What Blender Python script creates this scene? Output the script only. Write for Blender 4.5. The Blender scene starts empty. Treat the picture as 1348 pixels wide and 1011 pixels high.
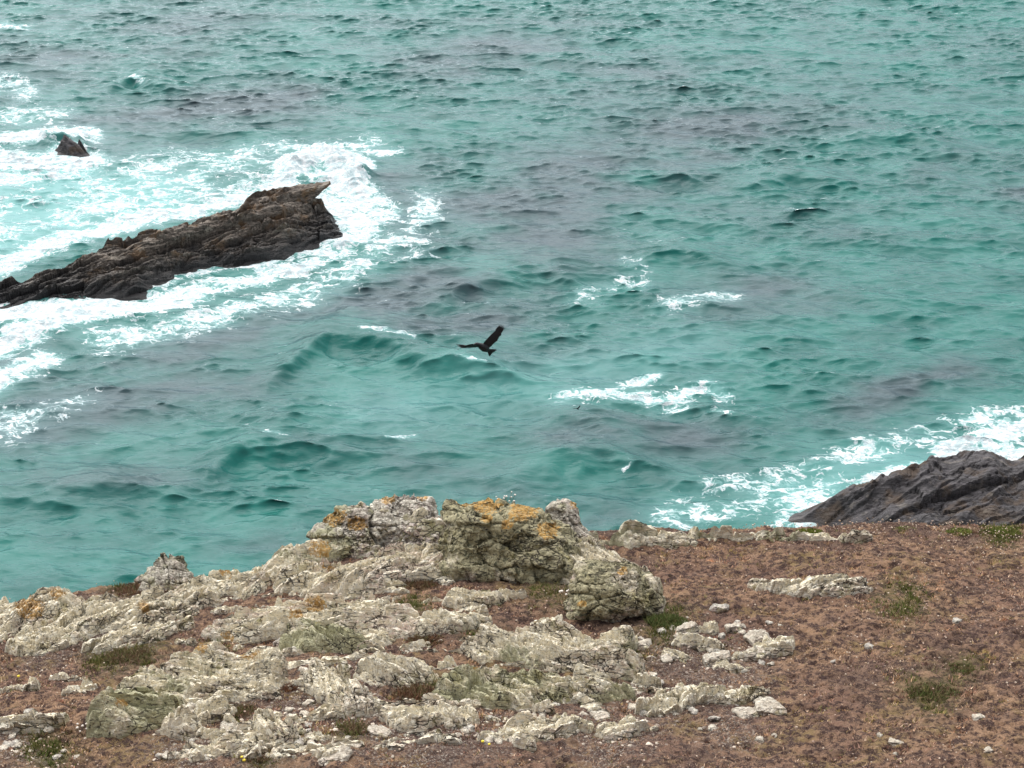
import bpy, bmesh, math, random
import numpy as np
from mathutils import Vector, Matrix

random.seed(7); rng = np.random.default_rng(11)
C = bpy.context.scene.collection
sc = bpy.context.scene

# ------------------------------------------------------------------ camera model
CAMZ = 30.0
PITCH = math.radians(23.35)
FPX = 674 / math.tan(math.radians(15))
SP, CP = math.sin(PITCH), math.cos(PITCH)

def ray(px, py):
    u = (np.asarray(px, float) - 674) / FPX; v = (np.asarray(py, float) - 505.5) / FPX
    return u, CP - v * SP, -(SP + v * CP)

def at_sea(px, py, z=0.0):
    dx, dy, dz = ray(px, py); t = (z - CAMZ) / dz
    return dx * t, dy * t

def to_px(x, y, z):
    x, y, z = np.asarray(x, float), np.asarray(y, float), np.asarray(z, float) - CAMZ
    d = y * CP - z * SP; d = np.where(d < .5, .5, d)
    return 674 + FPX * x / d, 505.5 + FPX * (-(y * SP + z * CP)) / d

# ------------------------------------------------------------------ noise
_P = np.random.default_rng(5).permutation(256); _P = np.concatenate([_P, _P, _P])
_G = np.random.default_rng(6).normal(size=(256, 3)); _G /= np.linalg.norm(_G, axis=1)[:, None]

def noise(x, y, z=0.0, seed=0):
    x = np.asarray(x, float) + seed * 17.31; y = np.asarray(y, float) + seed * 5.77
    z = np.zeros_like(x) + z + seed * 0.37
    xi, yi, zi = np.floor(x).astype(np.int64), np.floor(y).astype(np.int64), np.floor(z).astype(np.int64)
    xf, yf, zf = x - xi, y - yi, z - zi
    f = lambda t: t * t * t * (t * (t * 6 - 15) + 10)
    u, v, w = f(xf), f(yf), f(zf)
    xi &= 255; yi &= 255; zi &= 255
    out = 0
    for i in (0, 1):
        for j in (0, 1):
            for k in (0, 1):
                g = _G[_P[_P[_P[(xi + i) & 255] + ((yi + j) & 255)] + ((zi + k) & 255)]]
                d = g[..., 0] * (xf - i) + g[..., 1] * (yf - j) + g[..., 2] * (zf - k)
                out = out + d * (u if i else 1 - u) * (v if j else 1 - v) * (w if k else 1 - w)
    return out * 1.6

def fbm(x, y, z=0.0, oct=4, seed=0, gain=.5):
    o, a, f = 0, 1.0, 1.0
    for i in range(oct):
        o = o + a * noise(x * f, y * f, z * f if not np.isscalar(z) or z else 0.0, seed + i * 3); a *= gain; f *= 2.03
    return o

def ridged(x, y, z=0.0, oct=3, seed=0):
    o, a, f = 0, 1.0, 1.0
    for i in range(oct):
        o = o + a * (1 - np.abs(noise(x * f, y * f, z * f if not np.isscalar(z) or z else 0.0, seed + i * 5)) * 2); a *= .5; f *= 2.1
    return o / 1.75

def hash1(i, seed=0):
    i = np.asarray(i).astype(np.int64)
    return _P[(_P[(i + seed * 13) & 255] + (i >> 3)) & 255] / 255.0

def vor2(u, v, seed=0):
    """nearest cell of a jittered grid: (random id, distance to the border, offset from the cell's seed)"""
    iu, iv = np.floor(u).astype(np.int64), np.floor(v).astype(np.int64)
    d1 = np.full(u.shape, 9.0); d2 = np.full(u.shape, 9.0); cid = np.zeros(u.shape, np.int64); ox = np.zeros(u.shape); oy = np.zeros(u.shape)
    for a in (-1, 0, 1):
        for b in (-1, 0, 1):
            h = _P[_P[(iu + a + seed * 7) & 255] + ((iv + b) & 255)]
            h2 = _P[h + 91]; cx, cy = iu + a + .1 + .8 * h / 255., iv + b + .1 + .8 * h2 / 255.
            dx, dy = u - cx, v - cy; d = np.hypot(dx, dy); n = d < d1
            d2 = np.where(n, d1, np.minimum(d2, d)); cid = np.where(n, h * 3 + h2, cid); ox = np.where(n, dx, ox); oy = np.where(n, dy, oy); d1 = np.where(n, d, d1)
    return cid, d2 - d1, ox, oy
def sstep(a, b, x):
    t = np.clip((x - a) / (b - a), 0, 1); return t * t * (3 - 2 * t)

# ------------------------------------------------------------------ mesh helpers
def mesh_np(name, V, F, mat, attrs=None, smooth=True, cols=None):
    me = bpy.data.meshes.new(name); F = np.asarray(F, np.int32); n, k = F.shape
    me.vertices.add(len(V)); me.vertices.foreach_set('co', np.asarray(V, np.float32).ravel())
    me.loops.add(n * k); me.loops.foreach_set('vertex_index', F.ravel())
    me.polygons.add(n); me.polygons.foreach_set('loop_start', np.arange(0, n * k, k, dtype=np.int32))
    me.update(calc_edges=True)
    me.polygons.foreach_set('use_smooth', np.full(n, smooth))
    for kx, v in (attrs or {}).items():
        a = me.attributes.new(kx, 'FLOAT', 'POINT'); a.data.foreach_set('value', np.asarray(v, np.float32).ravel())
    for kx, v in (cols or {}).items():
        a = me.attributes.new(kx, 'FLOAT_COLOR', 'POINT'); v = np.asarray(v, np.float32)
        if v.shape[1] == 3: v = np.concatenate([v, np.ones((len(v), 1), np.float32)], 1)
        a.data.foreach_set('color', v.ravel())
    if mat: me.materials.append(mat)
    me.update()
    return me

def link(name, me, parent=None, loc=None):
    o = bpy.data.objects.new(name, me); C.objects.link(o)
    if parent: o.parent = parent
    if loc is not None: o.location = loc
    return o

def tag(o, label=None, cat=None, group=None, kind=None):
    if label: o['label'] = label
    if cat: o['category'] = cat
    if group: o['group'] = group
    if kind: o['kind'] = kind
    return o

def grid_faces(nx, ny, keep=None):
    i = np.arange(nx - 1)[None, :] + np.arange(ny - 1)[:, None] * nx
    f = np.stack([i, i + 1, i + nx + 1, i + nx], -1).reshape(-1, 4)
    if keep is not None:
        f = f[keep.ravel()[f].all(1)]
    return f

def compact(V, F, attrs):
    used = np.zeros(len(V), bool); used[F.ravel()] = True
    idx = np.cumsum(used) - 1
    return V[used], idx[F], {k: v[used] for k, v in attrs.items()}

def sdf(x, y, poly):
    """signed distance to a polygon, positive inside"""
    P = np.asarray(poly, float); d = np.full(np.shape(x), 1e18); ins = np.zeros(np.shape(x), bool)
    n = len(P)
    for i in range(n):
        a, b = P[i], P[(i + 1) % n]; e = b - a
        wx, wy = x - a[0], y - a[1]
        t = np.clip((wx * e[0] + wy * e[1]) / max(e @ e, 1e-12), 0, 1)
        d = np.minimum(d, (wx - e[0] * t) ** 2 + (wy - e[1] * t) ** 2)
        c = (a[1] > y) != (b[1] > y)
        with np.errstate(divide='ignore', invalid='ignore'):
            xx = a[0] + (y - a[1]) * e[0] / (e[1] if e[1] else 1e-12)
        ins ^= c & (x < xx)
    d = np.sqrt(d)
    return np.where(ins, d, -d)

# ------------------------------------------------------------------ material helper
class NT:
    def __init__(s, name):
        s.m = bpy.data.materials.new(name); s.m.use_nodes = True; s.t = s.m.node_tree; s.t.nodes.clear()
        s.out = s.n('ShaderNodeOutputMaterial')
        s.b = s.n('ShaderNodeBsdfPrincipled'); s.l(s.b.outputs[0], s.out.inputs[0])
        s.co = s.n('ShaderNodeTexCoord').outputs['Object']
    def n(s, t, **k):
        o = s.t.nodes.new(t)
        for a, b in k.items(): setattr(o, a, b)
        return o
    def l(s, a, b): s.t.links.new(a, b)
    def put(s, v, i):
        if isinstance(v, (int, float)): i.default_value = v
        elif isinstance(v, (tuple, list)): i.default_value = tuple(v) + ((1,) if len(v) == 3 and len(i.default_value) == 4 else ())
        else: s.l(v, i)
    def map(s, scale=(1, 1, 1), rot=(0, 0, 0), co=None):
        m = s.n('ShaderNodeMapping'); s.l(co or s.co, m.inputs[0]); m.inputs['Scale'].default_value = scale; m.inputs['Rotation'].default_value = rot
        return m.outputs[0]
    def noise(s, sc, det=3, rough=.55, dist=0, co=None, col=False):
        o = s.n('ShaderNodeTexNoise'); s.l(co or s.co, o.inputs['Vector']); o.inputs['Scale'].default_value = sc
        o.inputs['Detail'].default_value = det; o.inputs['Roughness'].default_value = rough; o.inputs['Distortion'].default_value = dist
        return o.outputs['Color' if col else 'Fac']
    def vor(s, sc, feat='F1', co=None, out='Distance', rnd=1):
        o = s.n('ShaderNodeTexVoronoi', feature=feat); s.l(co or s.co, o.inputs['Vector']); o.inputs['Scale'].default_value = sc
        o.inputs['Randomness'].default_value = rnd
        return o.outputs[out]
    def rng(s, v, a, b, c=0, d=1, smooth=True):
        o = s.n('ShaderNodeMapRange', interpolation_type='SMOOTHSTEP' if smooth else 'LINEAR')
        s.put(v, o.inputs[0]); 
        for k, q in enumerate((a, b, c, d)): o.inputs[k + 1].default_value = q
        return o.outputs[0]
    def math(s, op, a, b=0.0, clamp=False):
        o = s.n('ShaderNodeMath', operation=op, use_clamp=clamp); s.put(a, o.inputs[0]); s.put(b, o.inputs[1]); return o.outputs[0]
    def mix(s, f, a, b, mode='MIX'):
        o = s.n('ShaderNodeMix', data_type='RGBA', blend_type=mode); s.put(f, o.inputs[0]); s.put(a, o.inputs[6]); s.put(b, o.inputs[7]); return o.outputs[2]
    def attr(s, name, col=False):
        return s.n('ShaderNodeAttribute', attribute_name=name).outputs['Color' if col else 'Fac']
    def bump(s, h, st=.5, dist=.02, prev=None):
        o = s.n('ShaderNodeBump'); s.put(h, o.inputs['Height']); o.inputs['Strength'].default_value = st; o.inputs['Distance'].default_value = dist
        if prev is not None: s.l(prev, o.inputs['Normal'])
        return o.outputs[0]
    def warp(s, amt, sc, co=None):
        c = s.noise(sc, 2, .5, co=co, col=True)
        v = s.n('ShaderNodeVectorMath', operation='MULTIPLY_ADD'); s.l(c, v.inputs[0]); v.inputs[1].default_value = (amt,) * 3; s.l(co or s.co, v.inputs[2])
        return v.outputs[0]
    def done(s, col, rough=.85, normal=None, spec=.3):
        s.put(col, s.b.inputs['Base Color']); s.put(rough, s.b.inputs['Roughness']); s.b.inputs['Specular IOR Level'].default_value = spec
        if normal is not None: s.l(normal, s.b.inputs['Normal'])
        return s.m

# ------------------------------------------------------------------ terrain surface
EDGE = [(-900, 930), (-400, 880), (0, 806), (70, 792), (160, 776), (250, 766), (340, 756), (420, 735), (520, 714), (600, 706), (700, 702), (780, 700), (860, 699), (1000, 697), (1100, 693), (1200, 691), (1348, 694), (1800, 706), (2400, 720)]
DEPTH_EDGE = 20.9
_ex = np.array([(p - 674) / FPX * DEPTH_EDGE for p, q in EDGE]); _eq = np.array([q for p, q in EDGE], float)
def edge_y(x):
    return 18.5 - 0.28 * np.clip(-x, 0, 6) + .12 * noise(x * .6, x * 0 + 3.3)
def ground(x, y, detail=True):
    x = np.asarray(x, float); y = np.asarray(y, float)
    ye = edge_y(x); v = (np.interp(x, _ex, _eq) - 505.5) / FPX
    zE = CAMZ - ye * (SP + v * CP) / (CP - v * SP)
    g = zE + .20 * (ye - y)
    g = g + .07 * noise(x * .7, y * .7, seed=1) * sstep(0, 1.5, ye - y) + .03 * noise(x * 2.1, y * 2.1, seed=2)
    if detail:
        g = g + .022 * noise(x * 6, y * 6, seed=3) + .014 * noise(x * 15, y * 15, seed=4) + .008 * noise(x * 37, y * 37, seed=8)
    g = g + 4.3 * sstep(0, 1, (8.2 - y) / 8.2)
    d = np.maximum(y - ye, 0)
    drop = 2.6 * d * sstep(0, 1.6, d) + .5 * d
    drop = drop * (1 + .25 * noise(x * .35, y * .35, seed=7)) + sstep(.5, 3, d) * .9 * ridged(x * .5, y * .9, oct=3, seed=9)
    return np.maximum(g - drop, -4.0)

def on_ground(px, py, h=0.0):
    """where the line of sight meets the ground (raised by h)"""
    dx, dy, dz = ray(px, py)
    px = np.atleast_1d(np.asarray(px, float)); out = []
    for k in range(len(px)):
        a, b, c = (np.atleast_1d(q)[k] for q in (dx, dy, dz)); hh = np.atleast_1d(h)[min(k, np.size(h) - 1)]
        t = np.linspace(9, 24, 3001); z = CAMZ + c * t
        g = ground(a * t, b * t, False) + hh
        w = np.nonzero(z <= g)[0]; 
        if len(w): i = w[0]
        else: i = int(np.argmin(z - g))
        out.append((a * t[i], b * t[i]))
    return np.array(out)
def gp(px, py, h=0.0):
    x, y = on_ground([px], [py], [h])[0]; return float(x), float(y), float(ground(x, y, False))

# ------------------------------------------------------------------ materials
def rock_material(name, base=(.40, .36, .30), pink=(.46, .35, .31), green=(.38, .37, .23), gfac=.5, dark=.35, ofac=.5, sang=0.0, brown=.25, white=.5, pits=0):
    s = NT(name)
    st = s.map((1.0, 4.0, 5.0), (0, 0, -sang))
    stw = s.warp(.05, 3.0, st)
    c = s.mix(s.rng(s.noise(2.2, 3), .46, .62), base, pink)
    c = s.mix(s.rng(s.noise(5, 4, .6, co=stw), .40, .68), c, tuple(q * .86 for q in base))                 # bedding streaks
    c = s.mix(s.math('MULTIPLY', s.rng(s.noise(3.3, 5, .65), .52, .66), brown), c, (.22, .15, .10))
    c = s.mix(s.math('MULTIPLY', s.rng(s.noise(17, 4, .7, co=s.warp(.05, 9)), .50, .60), white), c, (.80, .76, .64))  # white crust lichen
    c = s.mix(s.math('MULTIPLY', s.rng(s.noise(28, 3, .6), .50, .58), white * .7), c, (.82, .78, .68))
    g = s.rng(s.math('ADD', s.math('MULTIPLY', s.noise(6, 5, .7), .8), s.math('MULTIPLY', s.attr('green'), .55)), .62 - .12 * gfac, .78 - .12 * gfac)
    gc = s.mix(s.noise(40, 3, .7), tuple(q * .55 for q in green), tuple(q * 1.5 for q in green))
    c = s.mix(s.math('MULTIPLY', g, .85), c, gc)
    sp = s.rng(s.noise(30, 4, .75, co=s.warp(.03, 14)), .60, .67)
    c = s.mix(s.math('MULTIPLY', sp, dark * 2, True), c, (.045, .042, .035))                                # black lichen specks
    crk = s.rng(s.noise(9, 4, .6, co=stw), .60, .68)
    c = s.mix(s.math('MULTIPLY', crk, dark * 1.8, True), c, (.05, .042, .035))
    if pits:
        pt = s.math('MULTIPLY', s.rng(s.noise(13, 5, .75, co=s.warp(.06, 7)), .50, .62), s.rng(s.attr('green'), .2, .6)); c = s.mix(s.math('MULTIPLY', pt, pits), c, (.085, .088, .055))
    jt = s.vor(5.5, 'DISTANCE_TO_EDGE', s.warp(.10, 6, s.map((1.0, 3.2, 3.6), (0, 0, -sang)))); jm = s.rng(s.noise(3.1, 3), .47, .60)
    joint = s.math('MULTIPLY', s.math('SUBTRACT', 1.0, s.rng(jt, .015, .07)), jm)
    c = s.mix(s.math('MULTIPLY', joint, .92), c, (.045, .036, .03))
    c = s.mix(s.math('MULTIPLY', s.rng(s.noise(4.3, 5, .7), .56, .66), .45), c, (.50, .44, .20))
    o = s.rng(s.math('ADD', s.math('MULTIPLY', s.noise(13, 4, .7), .75), s.math('MULTIPLY', s.attr('orange'), .58)), .72 - .04 * ofac, .80 - .04 * ofac)
    oc = s.mix(s.noise(30, 2), (.42, .20, .03), (.62, .40, .14))
    o = s.math('MULTIPLY', o, s.rng(s.noise(38, 3, .7), .36, .52))
    c = s.mix(s.math('MULTIPLY', o, .85), c, oc)
    h = s.math('ADD', s.math('MULTIPLY', s.noise(14, 6, .7), 1.0), s.math('MULTIPLY', s.noise(5, 5, .65, co=stw), 1.2))
    h = s.math('SUBTRACT', s.math('SUBTRACT', h, s.math('MULTIPLY', sp, .4)), s.math('MULTIPLY', joint, 1.0))
    n = s.bump(h, .9, .045)
    n = s.bump(s.noise(70, 3, .7), .6, .01, n)
    return s.done(c, .92, n, .25)

def turf_ground_material():
    s = NT('turf_soil')
    w = s.warp(.3, 1.2)
    c = s.mix(s.rng(s.noise(1.3, 4, .6, co=w), .38, .62), (.225, .136, .098), (.32, .20, .125))
    c = s.mix(s.rng(s.noise(1.9, 4, .65, co=w), .50, .66), c, (.25, .175, .085)); c = s.mix(s.rng(s.noise(.9, 4, .65, co=w), .52, .62), c, (.155, .10, .076))
    c = s.mix(s.rng(s.noise(11, 6, .78), .44, .56), c, (.060, .036, .032))
    c = s.mix(s.math('MULTIPLY', s.rng(s.noise(55, 3, .7), .52, .66), .8), c, (.26, .175, .12))
    c = s.mix(s.math('MULTIPLY', s.math('MULTIPLY', s.attr('green'), s.rng(s.noise(9, 4, .7), .3, .6)), .75), c, (.12, .115, .045))
    c = s.mix(s.math('MULTIPLY', s.attr('gravel'), s.rng(s.noise(30, 4, .7), .40, .60)), c, (.12, .085, .072))
    c = s.mix(s.math('MULTIPLY', s.attr('gravel'), s.rng(s.noise(48, 4, .7), .56, .60)), c, (.42, .37, .31))
    c = s.mix(s.attr('cliff'), c, s.mix(s.noise(3, 6, .7), (.05, .045, .035), (.30, .26, .20)))
    n = s.bump(s.noise(26, 6, .75), .9, .05); n = s.bump(s.noise(90, 3, .7), .6, .015, n)
    return s.done(c, .95, n, .12)

def plain(name, col, rough=.7, var=.25, sc=30, spec=.3):
    s = NT(name)
    c = s.mix(s.noise(sc, 3), tuple(q * (1 - var) for q in col), tuple(min(1, q * (1 + var)) for q in col))
    return s.done(c, rough, None, spec)

def tinted(name, rough=.85, spec=.15, trans=0.0):
    s = NT(name); return s.done(s.attr('tint', True), rough, None, spec)

M_turf = turf_ground_material()
M_leaf = tinted('dry_heath_leaves')
M_head = tinted('dry_flower_heads')
M_chip = tinted('stone_chips', .9)

# ------------------------------------------------------------------ outcrops: (name, label, height, edge_width, bedding angle (px dir), spacing, outline px, options)
OUT = [
 dict(n='rock_outcrop', l='low orange-spotted rock crag on the headland edge at the far left', H=.22, w=.16, d=(3, -1), sp=.10, poly=[(-60, 838), (-20, 806), (30, 786), (60, 776), (82, 768), (98, 782), (84, 800), (44, 818), (10, 838), (-40, 856)], orange=[(38, 800, 26), (75, 782, 14)], green=.3),
 dict(n='rock_outcrop', l='long narrow band of pale bedded rock below the left skyline', H=.14, w=.12, d=(3, -1), sp=.075, poly=[(10, 858), (60, 812), (110, 790), (180, 784), (250, 768), (300, 748), (350, 750), (345, 770), (300, 780), (262, 800), (215, 815), (150, 828), (90, 850), (40, 866)], orange=[(190, 800, 14)], green=.3),
 dict(n='rock_outcrop', l='second pale ledge lower down, beneath the long band on the left', H=.10, w=.10, d=(3, -1), sp=.07, poly=[(110, 862), (150, 836), (200, 812), (246, 808), (250, 820), (200, 842), (150, 856)], green=.3),
 dict(n='rock_outcrop', l='small pointed knob with orange lichen at the skyline notch', H=.24, w=.14, d=(3, -1), sp=.08, poly=[(268, 766), (275, 750), (290, 740), (312, 742), (345, 748), (352, 768), (320, 776), (290, 778)], orange=[(298, 752, 16), (335, 748, 14)], green=.3),
 dict(n='rock_outcrop', l='ragged upper ridge with pinkish top, left of the big boulder', H=.40, w=.22, d=(4, -1), sp=.12, poly=[(345, 760), (372, 738), (420, 712), (450, 700), (500, 688), (560, 684), (600, 690), (604, 716), (560, 722), (505, 722), (470, 730), (430, 742), (395, 752), (360, 768)], orange=[(440, 690, 26), (450, 668, 22), (500, 665, 16), (515, 650, 14), (420, 722, 22)], green=.45, pinky=1),
 dict(n='rock_outcrop', l='broad grey-white slab stepping down below the ragged upper ridge', H=.20, w=.14, d=(4, -1), sp=.085, poly=[(362, 782), (372, 754), (430, 740), (480, 726), (560, 712), (588, 722), (592, 748), (540, 762), (500, 776), (455, 784), (400, 784)], orange=[(430, 745, 12)], green=.25, pinky=1),
 dict(n='rock_outcrop', l='long pink-tinged central slab dipping right, with mustard lichen crest', H=.19, w=.14, d=(5, -.4), sp=.10, poly=[(272, 836), (300, 810), (345, 796), (400, 784), (470, 784), (520, 790), (552, 806), (574, 826), (555, 838), (500, 838), (465, 836), (430, 830), (390, 838), (340, 846), (295, 842)], orange=[(415, 795, 20), (390, 808, 16), (300, 838, 14)], green=.35, pinky=1),
 dict(n='rock_outcrop', l='greenish rock with dark shaggy front under the central slab', H=.22, w=.12, d=(5, 1), sp=.10, poly=[(372, 846), (380, 822), (410, 812), (450, 822), (482, 842), (478, 856), (440, 858), (400, 860)], green=.6),
 dict(n='rock_outcrop', l='wide layered left shoulder of rock rising from the brown turf', H=.19, w=.16, d=(6, -.6), sp=.085, poly=[(150, 932), (165, 902), (205, 882), (240, 862), (290, 850), (350, 850), (374, 862), (372, 878), (352, 890), (330, 902), (295, 914), (250, 920), (218, 930), (180, 944)], orange=[(262, 850, 18), (330, 858, 20)], green=.4),
 dict(n='rock_outcrop', l='blunt lichen-green nose of rock at the lower left with an orange dot', H=.26, w=.09, d=(5, -.4), sp=.12, poly=[(122, 960), (120, 930), (150, 912), (200, 904), (240, 908), (222, 934), (205, 950), (170, 964), (140, 970)], orange=[(160, 925, 12)], green=.8),
 dict(n='rock_outcrop', l='rounded pale rock freckled grey, middle of the outcrop', H=.24, w=.20, d=(3, 1), sp=.10, poly=[(470, 884), (474, 862), (505, 850), (545, 858), (572, 880), (566, 896), (535, 906), (510, 900), (484, 896)], green=.3),
 dict(n='rock_outcrop', l='small cracked boulder-like ledge in front of the big boulder', H=.26, w=.10, d=(3, .5), sp=.08, poly=[(556, 824), (560, 800), (600, 796), (626, 806), (624, 824), (600, 834), (572, 834)], green=.4),
 dict(n='rock_outcrop', l='upper right slab with thin wavy layers and yellow-green crust', H=.20, w=.14, d=(4, 1.1), sp=.08, poly=[(612, 846), (640, 828), (700, 826), (760, 836), (800, 858), (842, 880), (836, 896), (790, 892), (740, 880), (690, 866), (640, 862)], green=.4),
 dict(n='rock_outcrop', l='lower right slab, broad and fissured, pale with yellow-green blotches', H=.21, w=.15, d=(4, 1.0), sp=.09, poly=[(572, 912), (590, 888), (640, 872), (700, 876), (770, 892), (826, 904), (818, 916), (770, 922), (720, 924), (690, 934), (650, 926), (612, 930)], green=.55, orange=[(628, 873, 9)]),
 dict(n='rock_outcrop', l='squared whitish block split at its corner, below the freckled rock', H=.20, w=.06, d=(3, .2), sp=.12, poly=[(508, 926), (528, 922), (572, 926), (580, 950), (548, 964), (528, 962)], green=.2),
 dict(n='rock_outcrop', l='small white rock nestled right of the squared block', H=.16, w=.10, d=(3, 1), sp=.08, poly=[(576, 950), (584, 932), (606, 928), (624, 940), (616, 954), (592, 958)], green=.2),
 dict(n='rock_outcrop', l='flat blush-white slab level with the turf, lower middle', H=.09, w=.09, d=(6, -1), sp=.06, poly=[(636, 974), (672, 952), (730, 948), (776, 952), (770, 962), (720, 970), (690, 976)], green=.05, pinky=1),
 dict(n='rock_outcrop', l='thin flat slab right beside the blush-white one, lower middle', H=.08, w=.09, d=(6, -1), sp=.06, poly=[(776, 970), (790, 956), (830, 948), (856, 952), (846, 964), (806, 974)], green=.05, pinky=1),
 dict(n='rock_outcrop', l='pale streaky ledge running up right towards the loose white stones', H=.10, w=.08, d=(6, -1.3), sp=.05, poly=[(842, 938), (870, 918), (920, 908), (1006, 902), (1012, 912), (950, 922), (900, 930), (866, 942)], green=.05),
 dict(n='rock_outcrop', l='lone flat outcrop ringed by brown turf on the right', H=.11, w=.14, d=(5, -.8), sp=.07, poly=[(984, 768), (1000, 756), (1040, 764), (1080, 760), (1120, 764), (1150, 772), (1142, 780), (1100, 786), (1050, 784), (1010, 778)], green=.15),
 dict(n='rock_outcrop', l='shaggy green-grey hump of rock on the skyline right of the boulders', H=.26, w=.30, d=(4, 0), sp=.09, poly=[(806, 706), (830, 701), (860, 699), (900, 702), (916, 709), (870, 713), (826, 713)], green=.4),
 dict(n='rock_outcrop', l='low lumpy rim rock between the boulders and the shaggy hump', H=.18, w=.16, d=(4, 0), sp=.09, poly=[(764, 706), (790, 703), (822, 704), (826, 712), (796, 716), (768, 715)], green=.4),
 dict(n='rock_outcrop', l='low bleached rim of rock on the skyline right of the shaggy hump', H=.15, w=.18, d=(5, 0), sp=.07, poly=[(905, 708), (935, 701), (990, 698), (1044, 700), (1040, 707), (990, 711), (925, 712)], green=.4),
 dict(n='rock_outcrop', l='rounded cream end of the rim rock, where the dark shore begins', H=.20, w=.16, d=(5, 0), sp=.07, poly=[(1040, 706), (1052, 699), (1090, 696), (1130, 699), (1140, 704), (1100, 710), (1060, 711)], green=.35),
 dict(n='rock_outcrop', l='pale upright rib of rock slanting down right, left of centre', H=.15, w=.07, d=(1.2, 2.2), sp=.07, poly=[(398, 886), (420, 872), (446, 878), (452, 900), (480, 922), (490, 940), (462, 944), (430, 922), (408, 902)], green=.2),
 dict(n='rock_outcrop', l='narrow white tilted slab like a rib, lower left of centre', H=.17, w=.05, d=(1.2, 1.8), sp=.06, poly=[(334, 940), (344, 928), (362, 944), (372, 962), (388, 974), (372, 982), (350, 970), (338, 956)], green=.1),
 dict(n='rock_outcrop', l='two-stepped pale slab at the far left bottom beside thrift', H=.10, w=.07, d=(5, -.4), sp=.06, poly=[(-40, 962), (-10, 944), (40, 934), (84, 942), (82, 954), (50, 964), (0, 966)], green=.1),
 dict(n='rock_outcrop', l='knuckly little rock below the left shoulder', H=.18, w=.08, d=(4, -.4), sp=.07, poly=[(218, 962), (226, 946), (250, 942), (262, 952), (252, 968), (230, 972)], green=.3),
 dict(n='rock_outcrop', l='pale hummock of rock right of the left shoulder end', H=.16, w=.08, d=(4, -1), sp=.07, poly=[(256, 946), (262, 926), (290, 918), (304, 930), (292, 946), (270, 952)], green=.2),
 dict(n='rock_outcrop', l='white low ledge bordering the foot of the left shoulder', H=.12, w=.07, d=(4, -1), sp=.06, poly=[(318, 904), (330, 892), (352, 884), (366, 896), (362, 916), (346, 922), (330, 914)], green=.1),
 dict(n='rock_outcrop', l='thin crooked white ledge at the bottom edge, left', H=.09, w=.05, d=(6, .8), sp=.05, poly=[(228, 996), (250, 984), (300, 978), (350, 988), (352, 996), (300, 992), (260, 1000)], green=.1),
 dict(n='rock_outcrop', l='sloping pale spur running down behind the big boulder to the right', H=.22, w=.22, d=(2, 1), sp=.11, poly=[(720, 712), (748, 700), (790, 712), (830, 738), (856, 762), (850, 776), (800, 770), (760, 770), (730, 760)], orange=[(748, 668, 12), (790, 750, 8)], green=.35),
 dict(n='rock_outcrop', l='grey rubbly ledge between big boulder and wavy slab', H=.14, w=.08, d=(4, .6), sp=.07, poly=[(588, 792), (610, 780), (650, 776), (662, 786), (640, 796), (606, 800)], green=.4),
 dict(n='rock_outcrop', l='dark-shadowed broken ledge below the smaller round boulder', H=.14, w=.07, d=(3, 1.4), sp=.07, poly=[(776, 846), (800, 834), (830, 842), (826, 856), (800, 860)], green=.4, orange=[(812, 838, 6)]),
]
OUT.append(dict(n='rock_outcrop', l='low cracked bedrock pavement with turf pockets joining the big slabs in the middle', H=.12, w=.3, d=(5, .1), sp=.08, green=.2, apron=1, poly=[(262, 850), (330, 800), (350, 768), (440, 752), (590, 742), (600, 790), (640, 812), (760, 830), (840, 872), (870, 900), (880, 918), (820, 940), (700, 968), (520, 985), (380, 1006), (240, 1006), (206, 968), (246, 930), (300, 900)]))
LEDGE = 'small pale ledge, one of many low ones breaking through turf round the big outcrops'
for (x0, x1, y0, y1, n) in [(300, 480, 880, 1005, 13), (560, 780, 930, 1000, 6), (870, 1020, 825, 900, 8), (60, 300, 785, 850, 8), (0, 110, 880, 960, 4), (600, 760, 785, 826, 6), (340, 470, 700, 800, 5), (180, 330, 930, 1005, 6), (850, 960, 890, 930, 4), (500, 600, 800, 880, 4)]:
    for i in range(n):
        cx, cy, hw = random.uniform(x0, x1), random.uniform(y0, y1), random.uniform(11, 30); hh_ = hw * random.uniform(.22, .42); sk = random.uniform(-.35, .1) if cx < 500 else random.uniform(-.1, .35)
        pts = [(cx + hw * math.cos(q) * random.uniform(.75, 1.15), cy + hh_ * math.sin(q) * random.uniform(.7, 1.2) + sk * hw * math.cos(q)) for q in [6.2832 * j / 8 for j in range(8)]]
        OUT.append(dict(n='rock_outcrop', l=LEDGE, H=random.uniform(.05, .12), w=.05, d=(4, 4 * sk), sp=.06, poly=pts, green=random.choice([.1, .1, .3]), small=1))
for o in OUT:
    p = np.array(o['poly'], float); y0, y1 = p[:, 1].min(), p[:, 1].max()
    hh = [o['H'] * .75 * min(1, (y1 - q) / max(y1 - y0, 1) * 1.2) if o['H'] < .3 else o['H'] * .0 for q in p[:, 1]]
    if o['H'] < .3:
        o['wp'] = on_ground(p[:, 0], p[:, 1], hh)
    else:
        o['wp'] = on_ground(p[:, 0], p[:, 1], [0.0] * len(p))
    a = on_ground([p[:, 0].mean(), p[:, 0].mean() + o['d'][0] * 12], [p[:, 1].mean(), p[:, 1].mean() + o['d'][1] * 12], [0, 0])
    o['ang'] = math.atan2(a[1][1] - a[0][1], a[1][0] - a[0][0])

def apron_top(X, Y):
    return -.030 + .20 * noise(X * 1.5 + .3 * noise(X * 3, Y * 3), Y * 2.3, seed=160) + .07 * noise(X * 5, Y * 6, seed=161)
BOULD = []   # footprints of the 3-D boulders, added below: (x, y, rx, ry)

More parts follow.
